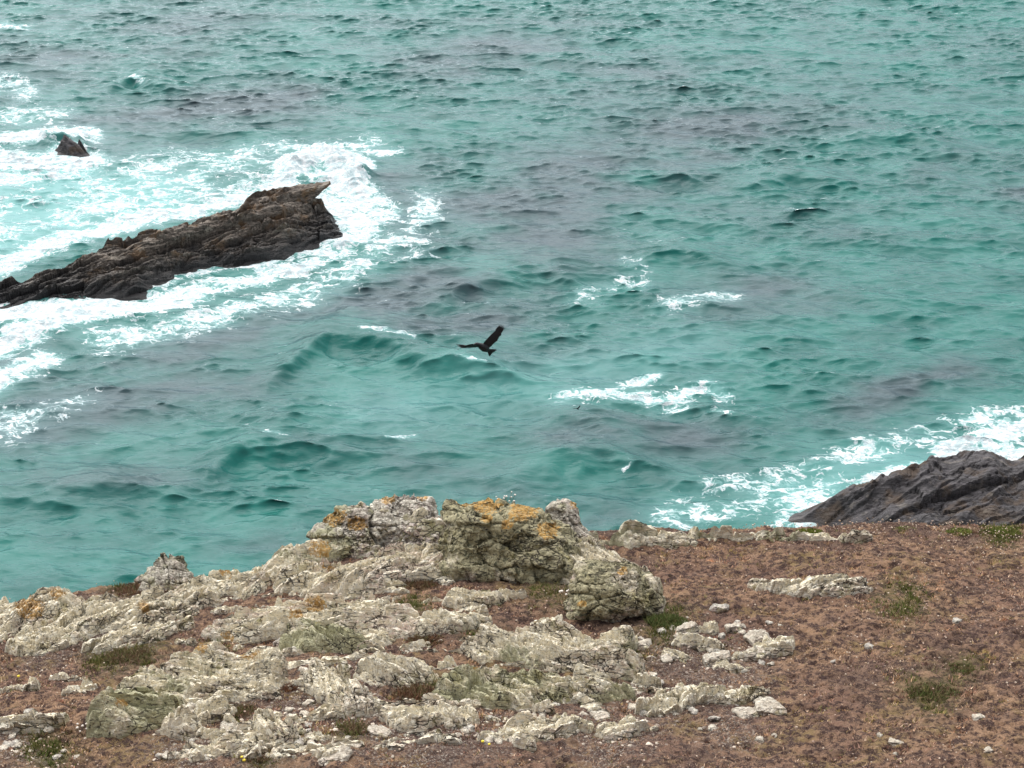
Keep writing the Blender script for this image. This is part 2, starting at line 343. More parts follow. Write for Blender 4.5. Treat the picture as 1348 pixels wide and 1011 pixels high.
def rock_mask(x, y, margin=0.0):
    m = np.full(np.shape(x), -9.0)
    for o in OUT:
        w = o['wp']; bb = (x > w[:, 0].min() - .3) & (x < w[:, 0].max() + .3) & (y > w[:, 1].min() - .3) & (y < w[:, 1].max() + .3)
        if bb.any():
            q = sdf(x[bb], y[bb], w)
            if o.get('apron'): q = np.minimum(q, apron_top(x[bb], y[bb]) * 2)
            m[bb] = np.maximum(m[bb], q)
    for (bx, by, rx, ry) in BOULD:
        m = np.maximum(m, (1 - np.sqrt(((x - bx) / rx) ** 2 + ((y - by) / ry) ** 2)) * min(rx, ry))
    return m > -margin

def blob_field(x, y, z, blobs):
    f = np.zeros(np.shape(x)); px, py = to_px(x, y, z)
    for (bx, by, r) in blobs: f = np.maximum(f, np.exp(-(((px - bx) / r) ** 2 + ((py - by) / (r * .75)) ** 2)))
    return f

MATS = {}
def outcrop_mat(o):
    k = (round(o['green'], 1), o.get('pinky', 0), round(o['ang'] / .4))
    if k not in MATS:
        g = o['green']
        MATS[k] = rock_material('lichened_rock', gfac=.15 + g * 1.1, pink=(.72, .57, .49) if o.get('pinky') else (.62, .51, .41), base=(.88, .79, .60) if g < .55 else (.68, .61, .42), sang=o['ang'], ofac=.5, white=.9 - .5 * g, dark=.38 + .1 * g, brown=.14)
    return MATS[k]

for k, o in enumerate(OUT):
    w = o['wp']; st = .0105; pad = .12
    xs = np.arange(w[:, 0].min() - pad, w[:, 0].max() + pad, st); ys = np.arange(w[:, 1].min() - pad, w[:, 1].max() + pad, st)
    X, Y = np.meshgrid(xs, ys)
    sd = sdf(X, Y, w) + (.035 if o.get('small') else .055) + .05 * noise(X * 5, Y * 5, seed=20 + k) + .025 * noise(X * 14, Y * 14, seed=21 + k)
    e = np.clip(sd / (o['w'] * (1.3 if o['H'] > .2 else .8)), 0, 1); prof = (1 - (1 - e) ** 2) ** (.65 if o['H'] > .2 else .5)
    H = o['H']
    ca, sa = math.cos(o['ang']), math.sin(o['ang'])
    al = X * ca + Y * sa; ac = -X * sa + Y * ca              # along / across the bedding
    wv = .09 * noise(al * 1.1, ac * 1.3, seed=30 + k)
    top = prof * H * (.72 + .6 * fbm(X * 1.3, Y * 1.3, oct=2, seed=40 + k))
    if o.get('apron'): top = prof * apron_top(X, Y) - .01
    z = top.copy(); shift = 0; pr = np.minimum(prof * 1.4, 1)
    sp = o['sp'] * 1.25; t = (ac + wv) / sp; i = np.floor(t); fr = t - i
    amp_l = (.3 + 1.1 * hash1(i + 500, k)) * np.clip(.6 + 1.2 * noise(al * 1.6 + i * 7.7, i * 3.1, seed=60 + k), .1, 1.7)
    z += pr * .090 * amp_l * (sstep(0, .10, fr) * (1 - fr) ** .9 - .35); z -= pr * .07 * amp_l * np.exp(-((fr - .02) / .06) ** 2)
    shift = shift + .035 * amp_l * np.exp(-((fr - .14) / .12) ** 2)
    wx, wy = .035 * noise(X * 6, Y * 6, seed=61), .02 * noise(X * 6, Y * 6, seed=62)
    for (La, Lc, off, tilt, dep, cw) in ((.46, .105, .060, .32, .075, .065), (.19, .042, .026, .34, .034, .09), (.07, .022, .008, .2, .009, .09)):
        cid, bd, ox, oy = vor2((al + wx) / La + k * 3.3, (ac + wy + wv * .6) / Lc, k)
        r1_, r2_, r3_ = hash1(cid, 1), hash1(cid, 2), hash1(cid, 3)
        z += pr * (off * (r1_ - .5) * 1.5 - oy * Lc * tilt * (.3 + 1.4 * r2_) + ox * La * .16 * (r3_ - .5) * 2)
        z -= pr * dep * np.exp(-(bd / cw) ** 2) * (.3 + r1_)
    z += prof * (.012 * ridged(X * 9, Y * 9, oct=3, seed=76 + k) + .006 * fbm(X * 26, Y * 26, oct=2, seed=77 + k))
    z -= (1 - sstep(-.03, .03, sd)) * .12
    Z = ground(X, Y, False) + z - .015
    Xd = X + sa * shift * prof; Yd = Y - ca * shift * prof * 1.0
    keep = sd > -.07
    V = np.stack([Xd, Yd, Z], -1).reshape(-1, 3)
    F = grid_faces(len(xs), len(ys), keep)
    at = dict(orange=blob_field(X, Y, Z, o.get('orange', [])).ravel(), green=np.clip(o['green'] * (.6 + .8 * noise(X * 2.5, Y * 2.5, seed=80)) + .5 * (1 - prof) * o['green'], 0, 1).ravel())
    V, F, at = compact(V, F, at)
    c0 = np.array([w[:, 0].mean(), w[:, 1].mean(), ground(w[:, 0].mean(), w[:, 1].mean(), False)])
    ob = link('rock_outcrop', mesh_np('rock_outcrop', V - c0, F, outcrop_mat(o), at, smooth=False), loc=c0)
    tag(ob, o['l'], 'rock', 'small ledges breaking through the turf' if o.get('small') else 'bedded rock outcrops on the headland')

# ------------------------------------------------------------------ 3-D boulders cut by planes
def ico(n):
    bm = bmesh.new(); bmesh.ops.create_icosphere(bm, subdivisions=n, radius=1)
    V = np.array([v.co[:] for v in bm.verts]); F = np.array([[v.index for v in f.verts] for f in bm.faces]); bm.free()
    return V, F
ICO = {n: ico(n) for n in (2, 3, 4, 5, 7)}
def star_rock(level, planes, k=9.0):
    """planes: list of (normal, distance); a rounded convex block"""
    D, F = ICO[level]; acc = 0
    for nrm, d in planes:
        nn = np.array(nrm, float); nn /= np.linalg.norm(nn)
        c = np.maximum(D @ nn, 0) / d
        acc = acc + c ** k
    r = acc ** (-1.0 / k)
    return D * r[:, None], F
def rand_planes(r, n=11, sx=1, sy=1, sz=.6, jit=.25):
    out = []
    for i in range(n):
        v = r.normal(size=3); v /= np.linalg.norm(v)
        out.append((v / np.array([sx, sy, sz]), (1 + jit * (r.random() - .5)) / np.linalg.norm(v / np.array([sx, sy, sz]))))
    for v, d in (((1, 0, 0), sx), ((-1, 0, 0), sx), ((0, 1, 0), sy), ((0, -1, 0), sy), ((0, 0, 1), sz), ((0, 0, -1), sz)): out.append((v, d * 1.05))
    return out
def vnorm(V, F):
    fn = np.cross(V[F[:, 1]] - V[F[:, 0]], V[F[:, 2]] - V[F[:, 0]]); n = np.zeros_like(V)
    for k in range(3): np.add.at(n, F[:, k], fn)
    return n / (np.linalg.norm(n, axis=1)[:, None] + 1e-12)
def roughen(V, F, seed, amps):
    F_ = next(f for v, f in ICO.values() if len(v) == len(V)); n = vnorm(V, F_)
    d = 0
    for f, a, kind in amps:
        q = (ridged if kind == 'r' else fbm)(V[:, 0] * f, V[:, 1] * f, V[:, 2] * f, oct=3, seed=seed)
        d = d + a * (q - (.5 if kind == 'r' else 0))
        seed += 4
    return V + n * np.asarray(d)[:, None]

def boulder(label, px, py, planes, amps, mat, seed, orange=(), green=.8, zoff=0, level=7, cracks=(), s=1.0):
    x, y, z = gp(px, py); V, F = star_rock(level, planes); V = roughen(V, F, seed, amps); c_, b_, e_, e2_ = vor2(V[:, 0] * 3.2 + V[:, 1] * 2 + .3 * noise(V[:, 0] * 4, V[:, 2] * 4), V[:, 2] * 4.5 + V[:, 1] * 3 + V[:, 0] * .8, seed); n_ = vnorm(V, F); V = (V + n_ * (.07 * (hash1(c_, 4) - .5) - .04 * np.exp(-(b_ / .05) ** 2))[:, None]) * s
    for (nrm, off, wd, dp) in cracks:
        nn = np.array(nrm, float); nn /= np.linalg.norm(nn)
        q = V @ nn - off + .035 * fbm(V[:, 0] * 5, V[:, 1] * 5, V[:, 2] * 5, oct=3, seed=seed + 60)
        V = V * (1 - dp * np.exp(-(q / wd) ** 2))[:, None]
    P = V + np.array([x, y, z + zoff])
    px_, py_ = to_px(P[:, 0], P[:, 1], P[:, 2])
    at = dict(orange=blob_field(P[:, 0], P[:, 1], P[:, 2], orange), green=np.clip(green * (.75 + .6 * noise(V[:, 0] * 3, V[:, 1] * 3, V[:, 2] * 3)), 0, 1))
    ob = link('boulder', mesh_np('boulder', V, F, mat, at), loc=(x, y, z + zoff))
    tag(ob, label, 'boulder'); print('boulder', label[:20], px_.min(), px_.max(), py_.min(), py_.max())
    BOULD.append((x, y, float(V[:, 0].max()) * .95, float(V[:, 1].max()) * .95))
    return ob
M_b1 = rock_material('shaggy_lichen_boulder_rock', base=(.54, .47, .34), green=(.34, .31, .185), gfac=.8, dark=.8, ofac=1.2, white=.45, pits=.9)
M_b2 = rock_material('pale_knob_rock', gfac=.6, dark=.5, white=.5)
AMP_B = [(1.6, .09, 'f'), (3.4, .07, 'f'), (8, .035, 'r'), (20, .016, 'r')]
boulder('big lichen-shagged boulder with flat orange-crusted top, centre of the skyline', 664, 752,
        [((-1, -.15, .16), .60), ((1, -.2, .85), .50), ((-.08, -1, .30), .36), ((0.10, -.6, 1), .43), ((.12, .1, 1), .44), ((0, 1, .1), .46), ((-.8, -.8, .35), .58), ((.8, -.8, .5), .56), ((0, 0, -1), .5), ((-.5, -.3, 1), .58)],
        AMP_B, M_b1, 3, orange=[(640, 663, 24), (690, 672, 26), (640, 682, 10), (668, 690, 12), (720, 698, 20), (612, 660, 14)], green=.85, zoff=.24,
        cracks=[((1, .2, .15), .03, .022, .10), ((.2, -.4, 1), .20, .02, .06)])
boulder('smaller rounded boulder with dark undercut, leaning at the right of the big one', 803, 814,
        [((-1, -.1, .3), .36), ((1, -.1, .35), .37), ((0, -1, .35), .27), ((0.1, -.3, 1), .25), ((0, 1, 0), .30), ((-.7, -.6, .8), .36), ((.8, -.5, .7), .38), ((.1, -.9, -.8), .20), ((0, 0, -1), .30)],
        [(2.5, .05, 'f'), (6, .04, 'r'), (14, .022, 'r'), (30, .01, 'f')], M_b1, 13, orange=[(820, 752, 9), (766, 795, 8)], green=.7, zoff=.20, cracks=[((.3, .1, 1), -.12, .02, .10)], s=.93)
boulder('narrow chip of rock propped against the right flank of the smaller boulder', 850, 800,
        [((-1, -.2, .1), .13), ((1, 0, .3), .13), ((0, -1, .2), .2), ((.1, -.2, 1), .22), ((0, 1, 0), .2), ((0, 0, -1), .25)],
        [(5, .03, 'f'), (12, .02, 'r')], M_b1, 17, green=.6, zoff=.10, level=5)
boulder('dark jagged skyline stub with orange cap behind the big boulder', 750, 720,
        [((-1, -.2, .1), .17), ((1, .1, .6), .17), ((0, -1, .25), .22), ((-.25, -.2, 1), .30), ((0, 1, 0), .3), ((0, 0, -1), .4)],
        [(3, .06, 'f'), (7, .05, 'r'), (15, .02, 'r')], M_b2, 23, orange=[(756, 664, 11)], green=.3, zoff=.05, level=7)
boulder('knobbly grey crag alone on the left skyline', 222, 772,
        [((-1, -.1, .8), .25), ((1, .1, .15), .26), ((0, -1, .3), .24), ((.05, -.3, 1), .17), ((0, 1, 0), .3), ((0, 0, -1), .4)],
        [(3, .06, 'f'), (7, .06, 'r'), (16, .025, 'r')], M_b2, 29, green=.4, zoff=.03, level=7, cracks=[((1, 0, .1), -.02, .02, .12)], s=.85)
boulder('orange-tinged lump capping the left end of the ragged ridge', 452, 706,
        [((-1, -.1, .5), .28), ((1, .1, .3), .36), ((0, -1, .4), .3), ((-.3, -.3, 1), .22), ((0, 1, 0), .3), ((0, 0, -1), .4)],
        [(3, .06, 'f'), (7, .05, 'r'), (16, .022, 'r')], M_b2, 31, orange=[(440, 680, 22), (470, 690, 18)], green=.55, zoff=.10, level=7)
boulder('pale crest lump with blush face at the top of the ragged ridge', 534, 702,
        [((-1, -.1, .6), .42), ((1, .1, .3), .40), ((0, -1, .7), .33), ((0, -.3, 1), .30), ((0, 1, 0), .3), ((0, 0, -1), .4)],
        [(3, .06, 'f'), (6, .07, 'r'), (14, .03, 'r')], rock_material('blush_rock', pink=(.54, .42, .40), gfac=.25, dark=.35, white=.8, ofac=.6), 37, orange=[(510, 655, 16), (556, 655, 10)], green=.2, zoff=.12, level=7, s=.88)

# ------------------------------------------------------------------ loose stones
def stone_label(): pass
STONES = [  # px, py, width px, label
 (985, 942, 30, 'left one of two white stones lying together at the lower right'),
 (1014, 936, 38, 'right, bigger one of two white stones lying together at the lower right'),
 (968, 829, 26, 'white angular stone nearest the turf, above the rubble right of the slabs'),
 (996, 842, 34, 'long pale stone at the right end of the rubble'),
 (998, 864, 34, 'white chisel-shaped stone in the middle of the rubble'),
 (944, 872, 36, 'stubby cream stone, left in the rubble'),
 (908, 848, 34, 'pale blocky stone at the edge of the green grass'),
 (902, 832, 30, 'flat pale stone topmost in the rubble by the green grass'),
 (846, 852, 24, 'white stone alone in grass below the smaller boulder'),
 (836, 905, 14, 'round white cobble off the tip of the fissured slab'),
 (790, 946, 22, 'white oval stone above the flat slabs at lower middle'),
 (1180, 980, 20, 'slim whitish stone in turf, lower right'),
 (1302, 992, 16, 'small whitish stone in turf near the bottom right corner'),
 (946, 804, 26, 'grey lichened stone alone in turf right of the smaller boulder'),
 (440, 1001, 40, 'flat rusty white stone at the bottom edge, left of centre'),
 (500, 968, 30, 'pinkish flat stone among gravel left of the squared block'),
 (408, 852, 34, 'round brownish stone under the dark shaggy rock'),
 (378, 850, 26, 'upright stone wedged left of the round brownish one'),
 (455, 935, 26, 'pale splinter stone beside the upright rib'),
 (300, 966, 26, 'white stone between small ledges at lower left'),
 (322, 962, 22, 'second white stone right of the small ledges at lower left'),
 (690, 936, 20, 'pale stone broken off the front of the fissured slab'),
 (868, 930, 24, 'whitish flake lying on the streaky ledge end'),
 (1136, 768, 16, 'dark grey cobble at the right end of the lone flat outcrop'),
 (60, 956, 24, 'bright pale stone under the two-stepped slab'),
]
M_st = [rock_material('pale_loose_stone', base=(.48, .42, .34), pink=(.52, .42, .35), gfac=.2, dark=.4, white=.5, ofac=0, brown=.4),
        rock_material('grey_loose_stone', base=(.36, .33, .29), gfac=.5, dark=.5, white=.5, ofac=0)]
def stone(px, py, wpx, label, seed, group=None, level=4, mat=0, flat=.45):
    x, y, z = gp(px, py); r_ = np.random.default_rng(seed)
    rad = wpx / 2 * math.hypot(y, CAMZ - z) / FPX
    V, F = star_rock(level, rand_planes(r_, 9, 1, .75 + .3 * r_.random(), flat + .25 * r_.random(), .5), 16)
    V = roughen(V, F, seed, [(1.6, .14, 'f'), (4, .09, 'r')]) * rad
    at = dict(orange=np.zeros(len(V)), green=np.full(len(V), .1))
    o = link('stone', mesh_np('stone', V, F, M_st[mat], at), loc=(x, y, z + rad * .12))
    o.rotation_euler = (r_.uniform(-.25, .15), r_.uniform(-.25, .25), r_.uniform(-.5, .5))
    tag(o, label, 'stone', group); return o
for i, (a, b, w_, l_) in enumerate(STONES):
    stone(a, b, w_, l_, 100 + i, 'loose stones round the outcrop', 5 if w_ > 24 else 4, 1 if 'grey' in l_ or 'brownish' in l_ else 0, .35 if w_ > 18 else .5)
# many lookalike small stones: a few shapes, copied
protos = []
zones = [(870, 1030, 820, 890, 26), (560, 700, 930, 985, 20), (380, 520, 880, 990, 44), (640, 900, 900, 945, 26), (200, 400, 930, 1005, 30), (860, 1050, 905, 990, 16), (0, 120, 930, 1005, 14), (1050, 1340, 820, 1000, 6), (780, 860, 840, 900, 8), (100, 340, 790, 840, 14)]
k = 0
for (x0, x1, y0, y1, n) in zones:
    for i in range(n):
        px, py = random.uniform(x0, x1), random.uniform(y0, y1); s_ = random.uniform(5, 15)
        if len(protos) < 8:
            o = stone(px, py, 10, '', 300 + k, level=3, mat=0 if k % 3 else 1, flat=.5); protos.append(o)
        else:
            src = protos[k % 8]; o = src.copy(); C.objects.link(o)
            x, y, z = gp(px, py); o.location = (x, y, z + .01); o.scale = (s_ / 10,) * 3; o.rotation_euler = (random.uniform(-.3, .3), random.uniform(-.3, .3), random.uniform(0, 6.28))
        if rock_mask(np.array([o.location.x]), np.array([o.location.y]), -.02)[0] and len(protos) >= 8 and o not in protos:
            bpy.data.objects.remove(o); continue
        tag(o, 'small stone, one of many scattered loose over the turf and gravel', 'stone', 'small stones scattered over the turf'); k += 1
print('small stones', k)

# ------------------------------------------------------------------ ground sheet
def axis(lo, hi, st, far_lo, far_hi, g=1.18):
    a = list(np.arange(lo, hi + st * .5, st)); s = st; 
    while a[-1] < far_hi: s *= g; a.append(a[-1] + s)
    s = st
    while a[0] > far_lo: s *= g; a.insert(0, a[0] - s)
    return np.array(a)
GREEN = [(880, 810, 26), (868, 835, 30), (1225, 912, 40), (1270, 880, 26), (178, 852, 40), (140, 868, 30), (200, 768, 34), (160, 766, 30), (560, 905, 30), (350, 995, 30), (640, 845, 30), (720, 780, 30), (540, 800, 26), (280, 858, 20), (460, 965, 24), (1320, 700, 30), (1190, 792, 36), (430, 800, 10), (820, 870, 30), (60, 990, 40), (310, 935, 20)]
GRAV = [(440, 930, 80), (520, 960, 70), (640, 960, 50), (350, 960, 70), (900, 870, 60), (850, 930, 60), (260, 990, 60), (960, 880, 50), (150, 820, 60), (60, 850, 40), (20, 990, 40), (960, 960, 40), (560, 1000, 60), (800, 970, 60)]
xs = axis(-7.2, 7.2, .016, -45, 45); ys = axis(10.6, 19.6, .016, -12, 60)
X, Y = np.meshgrid(xs, ys); Z = ground(X, Y)
rug = np.exp(-((noise(X * .9, Y * .9, seed=90)) / .5) ** 2)
Z += .042 * ridged(X * 6, Y * 8, oct=3, seed=91) * (Y > 10) * rug
gx = blob_field(X, Y, Z, GREEN); gr = blob_field(X, Y, Z, GRAV)
for a_ in (gx, gr): a_[...] = np.clip(a_ * (1 + .9 * noise(X * 3, Y * 3, seed=95)), 0, 1)
cl = sstep(.3, 1.1, Y - edge_y(X))
V = np.stack([X, Y, Z], -1).reshape(-1, 3)
gob = link('ground', mesh_np('ground', V, grid_faces(len(xs), len(ys)), M_turf, dict(green=gx.ravel(), gravel=gr.ravel(), cliff=cl.ravel())))
tag(gob, kind='structure')
print('ground verts', len(V))

# ------------------------------------------------------------------ turf leaves, chips, flower heads
def scatter(n, x0=-6.4, x1=6.4, y0=10.4, y1=18.9):
    x = rng.uniform(x0, x1, n); y = rng.uniform(y0, y1, n); k = y < edge_y(x) + .05
    return x[k], y[k]
def leaf_mesh(x, y, z, hgt, col, nb=5, spread=.02, wid=.004, seed=0):
    r_ = np.random.default_rng(seed); n = len(x)
    a = r_.uniform(0, 6.283, (n, nb)); l = r_.uniform(.35, 1, (n, nb)); ox = r_.normal(0, .5, (n, nb, 2)) * spread
    bx = x[:, None] + ox[..., 0]; by = y[:, None] + ox[..., 1]; bz = np.repeat(z[:, None], nb, 1) - .004
    lean = r_.uniform(.2, 1.1, (n, nb)); tx = bx + np.cos(a) * lean * hgt[:, None] * l; ty = by + np.sin(a) * lean * hgt[:, None] * l; tz = bz + hgt[:, None] * l
    b = r_.uniform(0, 6.283, (n, nb)); w = wid * (.6 + .8 * r_.random((n, nb)))
    p0 = np.stack([bx - np.cos(b) * w, by - np.sin(b) * w, bz], -1); p1 = np.stack([bx + np.cos(b) * w, by + np.sin(b) * w, bz], -1); p2 = np.stack([tx, ty, tz], -1)
    V = np.stack([p0, p1, p2], 2).reshape(-1, 3); F = np.arange(len(V)).reshape(-1, 3)
    cc = col[:, None, :] * (.7 + .6 * r_.random((n, nb, 1))); cc = np.repeat(cc[:, :, None, :], 3, 2).reshape(-1, 3)
    return V, F, cc
def palette(x, y, n):
    r_ = rng.random(n); a = noise(x * .8, y * .8, seed=101); b = noise(x * 2.2, y * 2.2, seed=102); g = blob_field(x, y, ground(x, y, False), GREEN)
    c = np.empty((n, 3)); c[:] = (.20, .115, .082)
    c[(a + .5 * b + .3 * (r_ - .5)) > .12] = (.27, .155, .095)
    c[(b - a * .5 + .5 * (r_ - .5)) > .25] = (.15, .090, .068)
    m2 = noise(x * 9, y * 9, seed=103); c *= (1 + .9 * m2)[:, None]; m3 = noise(x * 4, y * 6, seed=104); m4 = noise(x * .7, y * 1.1, seed=105); c[(m4 + .5 * (r_ - .5)) > .35] = (.24, .175, .075); c[(m4 + .5 * (r_ - .5)) < -.38] = (.15, .096, .076); c[(m3 + .4 * (r_ - .5)) > .38] = (.095, .058, .048); c[(m3 + .4 * (r_ - .5)) < -.42] = (.34, .22, .135)
    c[r_ > .88] = (.42, .31, .22); c[r_ < .10] = (.06, .038, .03); c[(r_ > .3) & (r_ < .40)] = (.12, .11, .045)
    gm = (g + .5 * (r_ - .5)) > .45
    c *= 1.85; c[gm] = np.where((rng.random(n) > .4)[:, None], (.10, .12, .03), (.16, .14, .05))[gm]
    return c
x, y = scatter(190000); k = ~rock_mask(x, y, -.03); x, y = x[k], y[k]
k = rng.random(len(x)) < .55 + .9 * (noise(x * 3.2, y * 3.2, seed=100)); x, y = x[k], y[k]
z = ground(x, y); col = palette(x, y, len(x)); h = rng.uniform(.014, .040, len(x)) * (1 + 1.2 * blob_field(x, y, z, GREEN))
V, F, cc = leaf_mesh(x, y, z, h, col, 5, .024, .0065, 1)
tag(link('turf', mesh_np('turf', V, F, M_leaf, cols=dict(tint=cc), smooth=False)), kind='stuff')
print('turf tris', len(F))
# chips
def lumps(x, y, z, r, col, level, seed, flat=.6):
    D, F0 = ICO[level]; r_ = np.random.default_rng(seed); n = len(x)
    s = r_.uniform(.6, 1.2, (n, 1, 3)) * np.array([1, .9, flat]); j = 1 + .35 * (r_.random((n, len(D), 1)) - .5)
    V = D[None] * s * j * r[:, None, None]; a = r_.uniform(0, 6.28, n); ca, sa = np.cos(a)[:, None], np.sin(a)[:, None]
    V = np.stack([V[..., 0] * ca - V[..., 1] * sa + x[:, None], V[..., 0] * sa + V[..., 1] * ca + y[:, None], V[..., 2] + z[:, None]], -1).reshape(-1, 3)
    F = (F0[None] + (np.arange(n) * len(D))[:, None, None]).reshape(-1, 3)
    return V, F, np.repeat(col, len(D), 0)
ICO[1] = ico(1)
x, y = scatter(90000); z = ground(x, y); g = blob_field(x, y, z, GRAV)
k = (rng.random(len(x)) < g * .6 * np.clip(.6 + 1.6 * noise(x * 2.5, y * 2.5, seed=110), 0, 2) + .003) & ~rock_mask(x, y, -.02); x, y, z = x[k], y[k], z[k]
r = .006 + .020 * rng.random(len(x)) ** 2.2; v = rng.random((len(x), 1))
col = np.where(v > .5, np.array([.52, .45, .37]), np.array([.22, .18, .15])) * rng.uniform(.7, 1.25, (len(x), 1))
V, F, cc = lumps(x, y, z + r * .3, r, col, 1, 5)
tag(link('gravel', mesh_np('gravel', V, F, M_chip, cols=dict(tint=cc), smooth=False)), kind='stuff'); print('chips', len(x))
# dried thrift heads standing on thin stalks all over the turf
x, y = scatter(34000); z = ground(x, y)
dens = .05 + .25 * np.clip(noise(x * 1.1, y * 1.4, seed=120) * 1.6, 0, 1) + .55 * np.exp(-((y - edge_y(x) + .30) / .40) ** 2) * (x > 2.6) + .25 * blob_field(x, y, z, [(110, 970, 60), (50, 1000, 50), (1290, 800, 60), (1180, 850, 60), (1230, 780, 80)])
k = (rng.random(len(x)) < dens) & ~rock_mask(x, y, 0); x, y, z = x[k], y[k], z[k]; n = len(x)
hh = rng.uniform(.02, .05, n) + .05 * (y > edge_y(x) - .6) * rng.random(n)
r = rng.uniform(.005, .0115, n); v = rng.random((n, 1))
col = np.where(v > .6, np.array([.52, .42, .33]), np.where(v > .3, np.array([.42, .30, .24]), np.array([.34, .24, .16]))) * rng.uniform(.8, 1.2, (n, 1))
V1, F1, c1 = lumps(x, y, z + hh, r, col, 1, 6, .85)
r_ = rng.uniform(0, 6.28, n); w = .0011
p = np.stack([np.stack([x - w, y, z - .01], -1), np.stack([x + w, y, z - .01], -1), np.stack([x, y, z + hh], -1)], 1).reshape(-1, 3)
V = np.concatenate([V1, p]); F = np.concatenate([F1, np.arange(len(p)).reshape(-1, 3) + len(V1)]); cc = np.concatenate([c1, np.tile([[.20, .13, .07]], (len(p), 1))])
tag(link('dry_flowers', mesh_np('dry_flowers', V, F, M_head, cols=dict(tint=cc), smooth=False)), kind='stuff'); print('heads', n)

# ------------------------------------------------------------------ countable plants
def grass_tuft(label, px, py, rad, hgt, n, cols, seed, group='tufts among the rocks', zo=0.0, cat='grass tuft', name='grass_tuft'):
    x, y, z = gp(px, py); r_ = np.random.default_rng(seed)
    th = r_.uniform(0, 6.28, n); rr = rad * np.sqrt(r_.random(n)); bx, by = rr * np.cos(th), rr * np.sin(th) * .8
    bz = ground(x + bx, y + by, False) - z
    cols = np.array(cols); col = cols[r_.integers(0, len(cols), n)]
    V, F, cc = leaf_mesh(bx, by, bz, hgt * (1.15 - .7 * rr / rad) * r_.uniform(.6, 1, n), col, 6, .02, .0045, seed)
    o = link(name, mesh_np(name, V, F, M_leaf, cols=dict(tint=cc), smooth=False), loc=(x, y, z + zo))
    return tag(o, label, cat, group)
OLV = [(.12, .115, .05), (.16, .14, .065), (.15, .10, .055), (.20, .14, .08), (.20, .12, .08)]; GRN = [(.075, .11, .03), (.11, .14, .045), (.14, .13, .05)]; RED = [(.15, .075, .045), (.20, .10, .05), (.11, .055, .04)]
TUFTS = [('vivid green grass clump against the smaller boulder', 878, 822, .20, .09, 420, GRN),
 ('ginger and olive tuft in the hollow between freckled rock and slab', 548, 918, .20, .09, 380, OLV + RED),
 ('sparse green tuft alone in turf at the lower right', 1226, 916, .22, .05, 300, GRN + OLV),
 ('smaller green tuft up right of the sparse one', 1268, 884, .13, .04, 130, GRN + OLV),
 ('olive grass patch beside turf left of the rock shoulder', 170, 866, .26, .05, 380, OLV),
 ('olive tuft at the bottom edge below the white tilted slab', 352, 996, .22, .08, 340, OLV),
 ('russet heath clump left of the big boulder foot', 548, 772, .24, .08, 420, RED + OLV),
 ('brown heath pocket within the ragged ridge', 470, 722, .26, .07, 420, RED + OLV),
 ('rust-coloured tuft between upright rib and left shoulder', 384, 908, .10, .06, 130, RED),
 ('olive tuft above the fissured slab', 650, 862, .14, .05, 160, OLV + RED),
 ('grey-green tuft at the foot of the hummock', 318, 940, .14, .05, 160, OLV),
 ('green tuft on gravel right of the upright rib', 470, 962, .14, .05, 170, OLV),
 ('dark heath fringe sprouting on top behind the big boulder', 655, 700, .20, .10, 320, RED + [(.07, .05, .03)]),
 ('olive heath on the slope below the knobbly skyline crag', 190, 778, .30, .07, 420, OLV + RED),
 ('russet tuft in the gap below the small cracked ledge', 560, 846, .18, .06, 240, RED + OLV),
 ('green mossy cushion on the skyline rim near the dark shore', 1064, 705, .14, .04, 220, [(.16, .18, .03), (.12, .15, .03)])]
for i, (l, a, b, rd, hg, n, cs) in enumerate(TUFTS):
    grass_tuft(l, a, b, rd, hg, n, cs, 400 + i, zo=.30 if 'behind the big boulder' in l else .03 if 'rim' not in l else .05)

M_stem = plain('dry_stem', (.16, .13, .06)); M_white = plain('papery_white_flower', (.70, .64, .58), .8, .12); M_yel = plain('yellow_petals', (.78, .60, .06), .6, .15); M_pinkh = plain('faded_pink_flower', (.55, .42, .38), .8, .15); M_samp = plain('fleshy_green_leaf', (.16, .20, .05), .6, .3)
def flower_plant(name, label, px, py, zo, heads, mat, cat, group, hr=.011, lat=.09):
    x, y, z = gp(px, py); root = bpy.data.objects.new(name, None); C.objects.link(root); root.location = (x, y, z + zo)
    root.empty_display_size = .05; tag(root, label, cat, group)
    for i in range(heads):
        hx, hy, hz = random.uniform(-lat, lat), random.uniform(-lat, lat) * .6, random.uniform(.05, .12)
        me = mesh_np('stem', *tube([(hx * .2, hy * .2, -.02), (hx * .7, hy * .7, hz * .5), (hx, hy, hz)], .0016), M_stem)
        st = link('stem', me, root)
        D, F = ICO[3]; V = D * np.array([1, 1, .72]) * hr * random.uniform(.8, 1.2); V = V * (1 + .22 * np.sin(D[:, :1] * 9 + i) * np.cos(D[:, 1:2] * 8)) + np.array([hx, hy, hz])
        link('flower_head', mesh_np('flower_head', V, F, mat), root)
    return root
def tube(pts, r, n=6, r2=None):
    pts = np.array(pts, float); V = []; m = len(pts)
    for i in range(m):
        t = pts[min(i + 1, m - 1)] - pts[max(i - 1, 0)]; t /= np.linalg.norm(t)
        a = np.cross(t, (0, 1, 0.1)); a /= np.linalg.norm(a); b = np.cross(t, a)
        rr = r + ((r2 if r2 is not None else r) - r) * i / (m - 1)
        for k in range(n): V.append(pts[i] + rr * (a * math.cos(6.2832 * k / n) + b * math.sin(6.2832 * k / n)))
    F = [[i * n + k, i * n + (k + 1) % n, (i + 1) * n + (k + 1) % n, (i + 1) * n + k] for i in range(m - 1) for k in range(n)]
    return np.array(V), F
flower_plant('thrift_plant', 'seeding thrift with papery white heads on the big boulder top, against the sea', 668, 706, .40, 11, M_white, 'flower', 'thrift plants in seed', .010, .12)
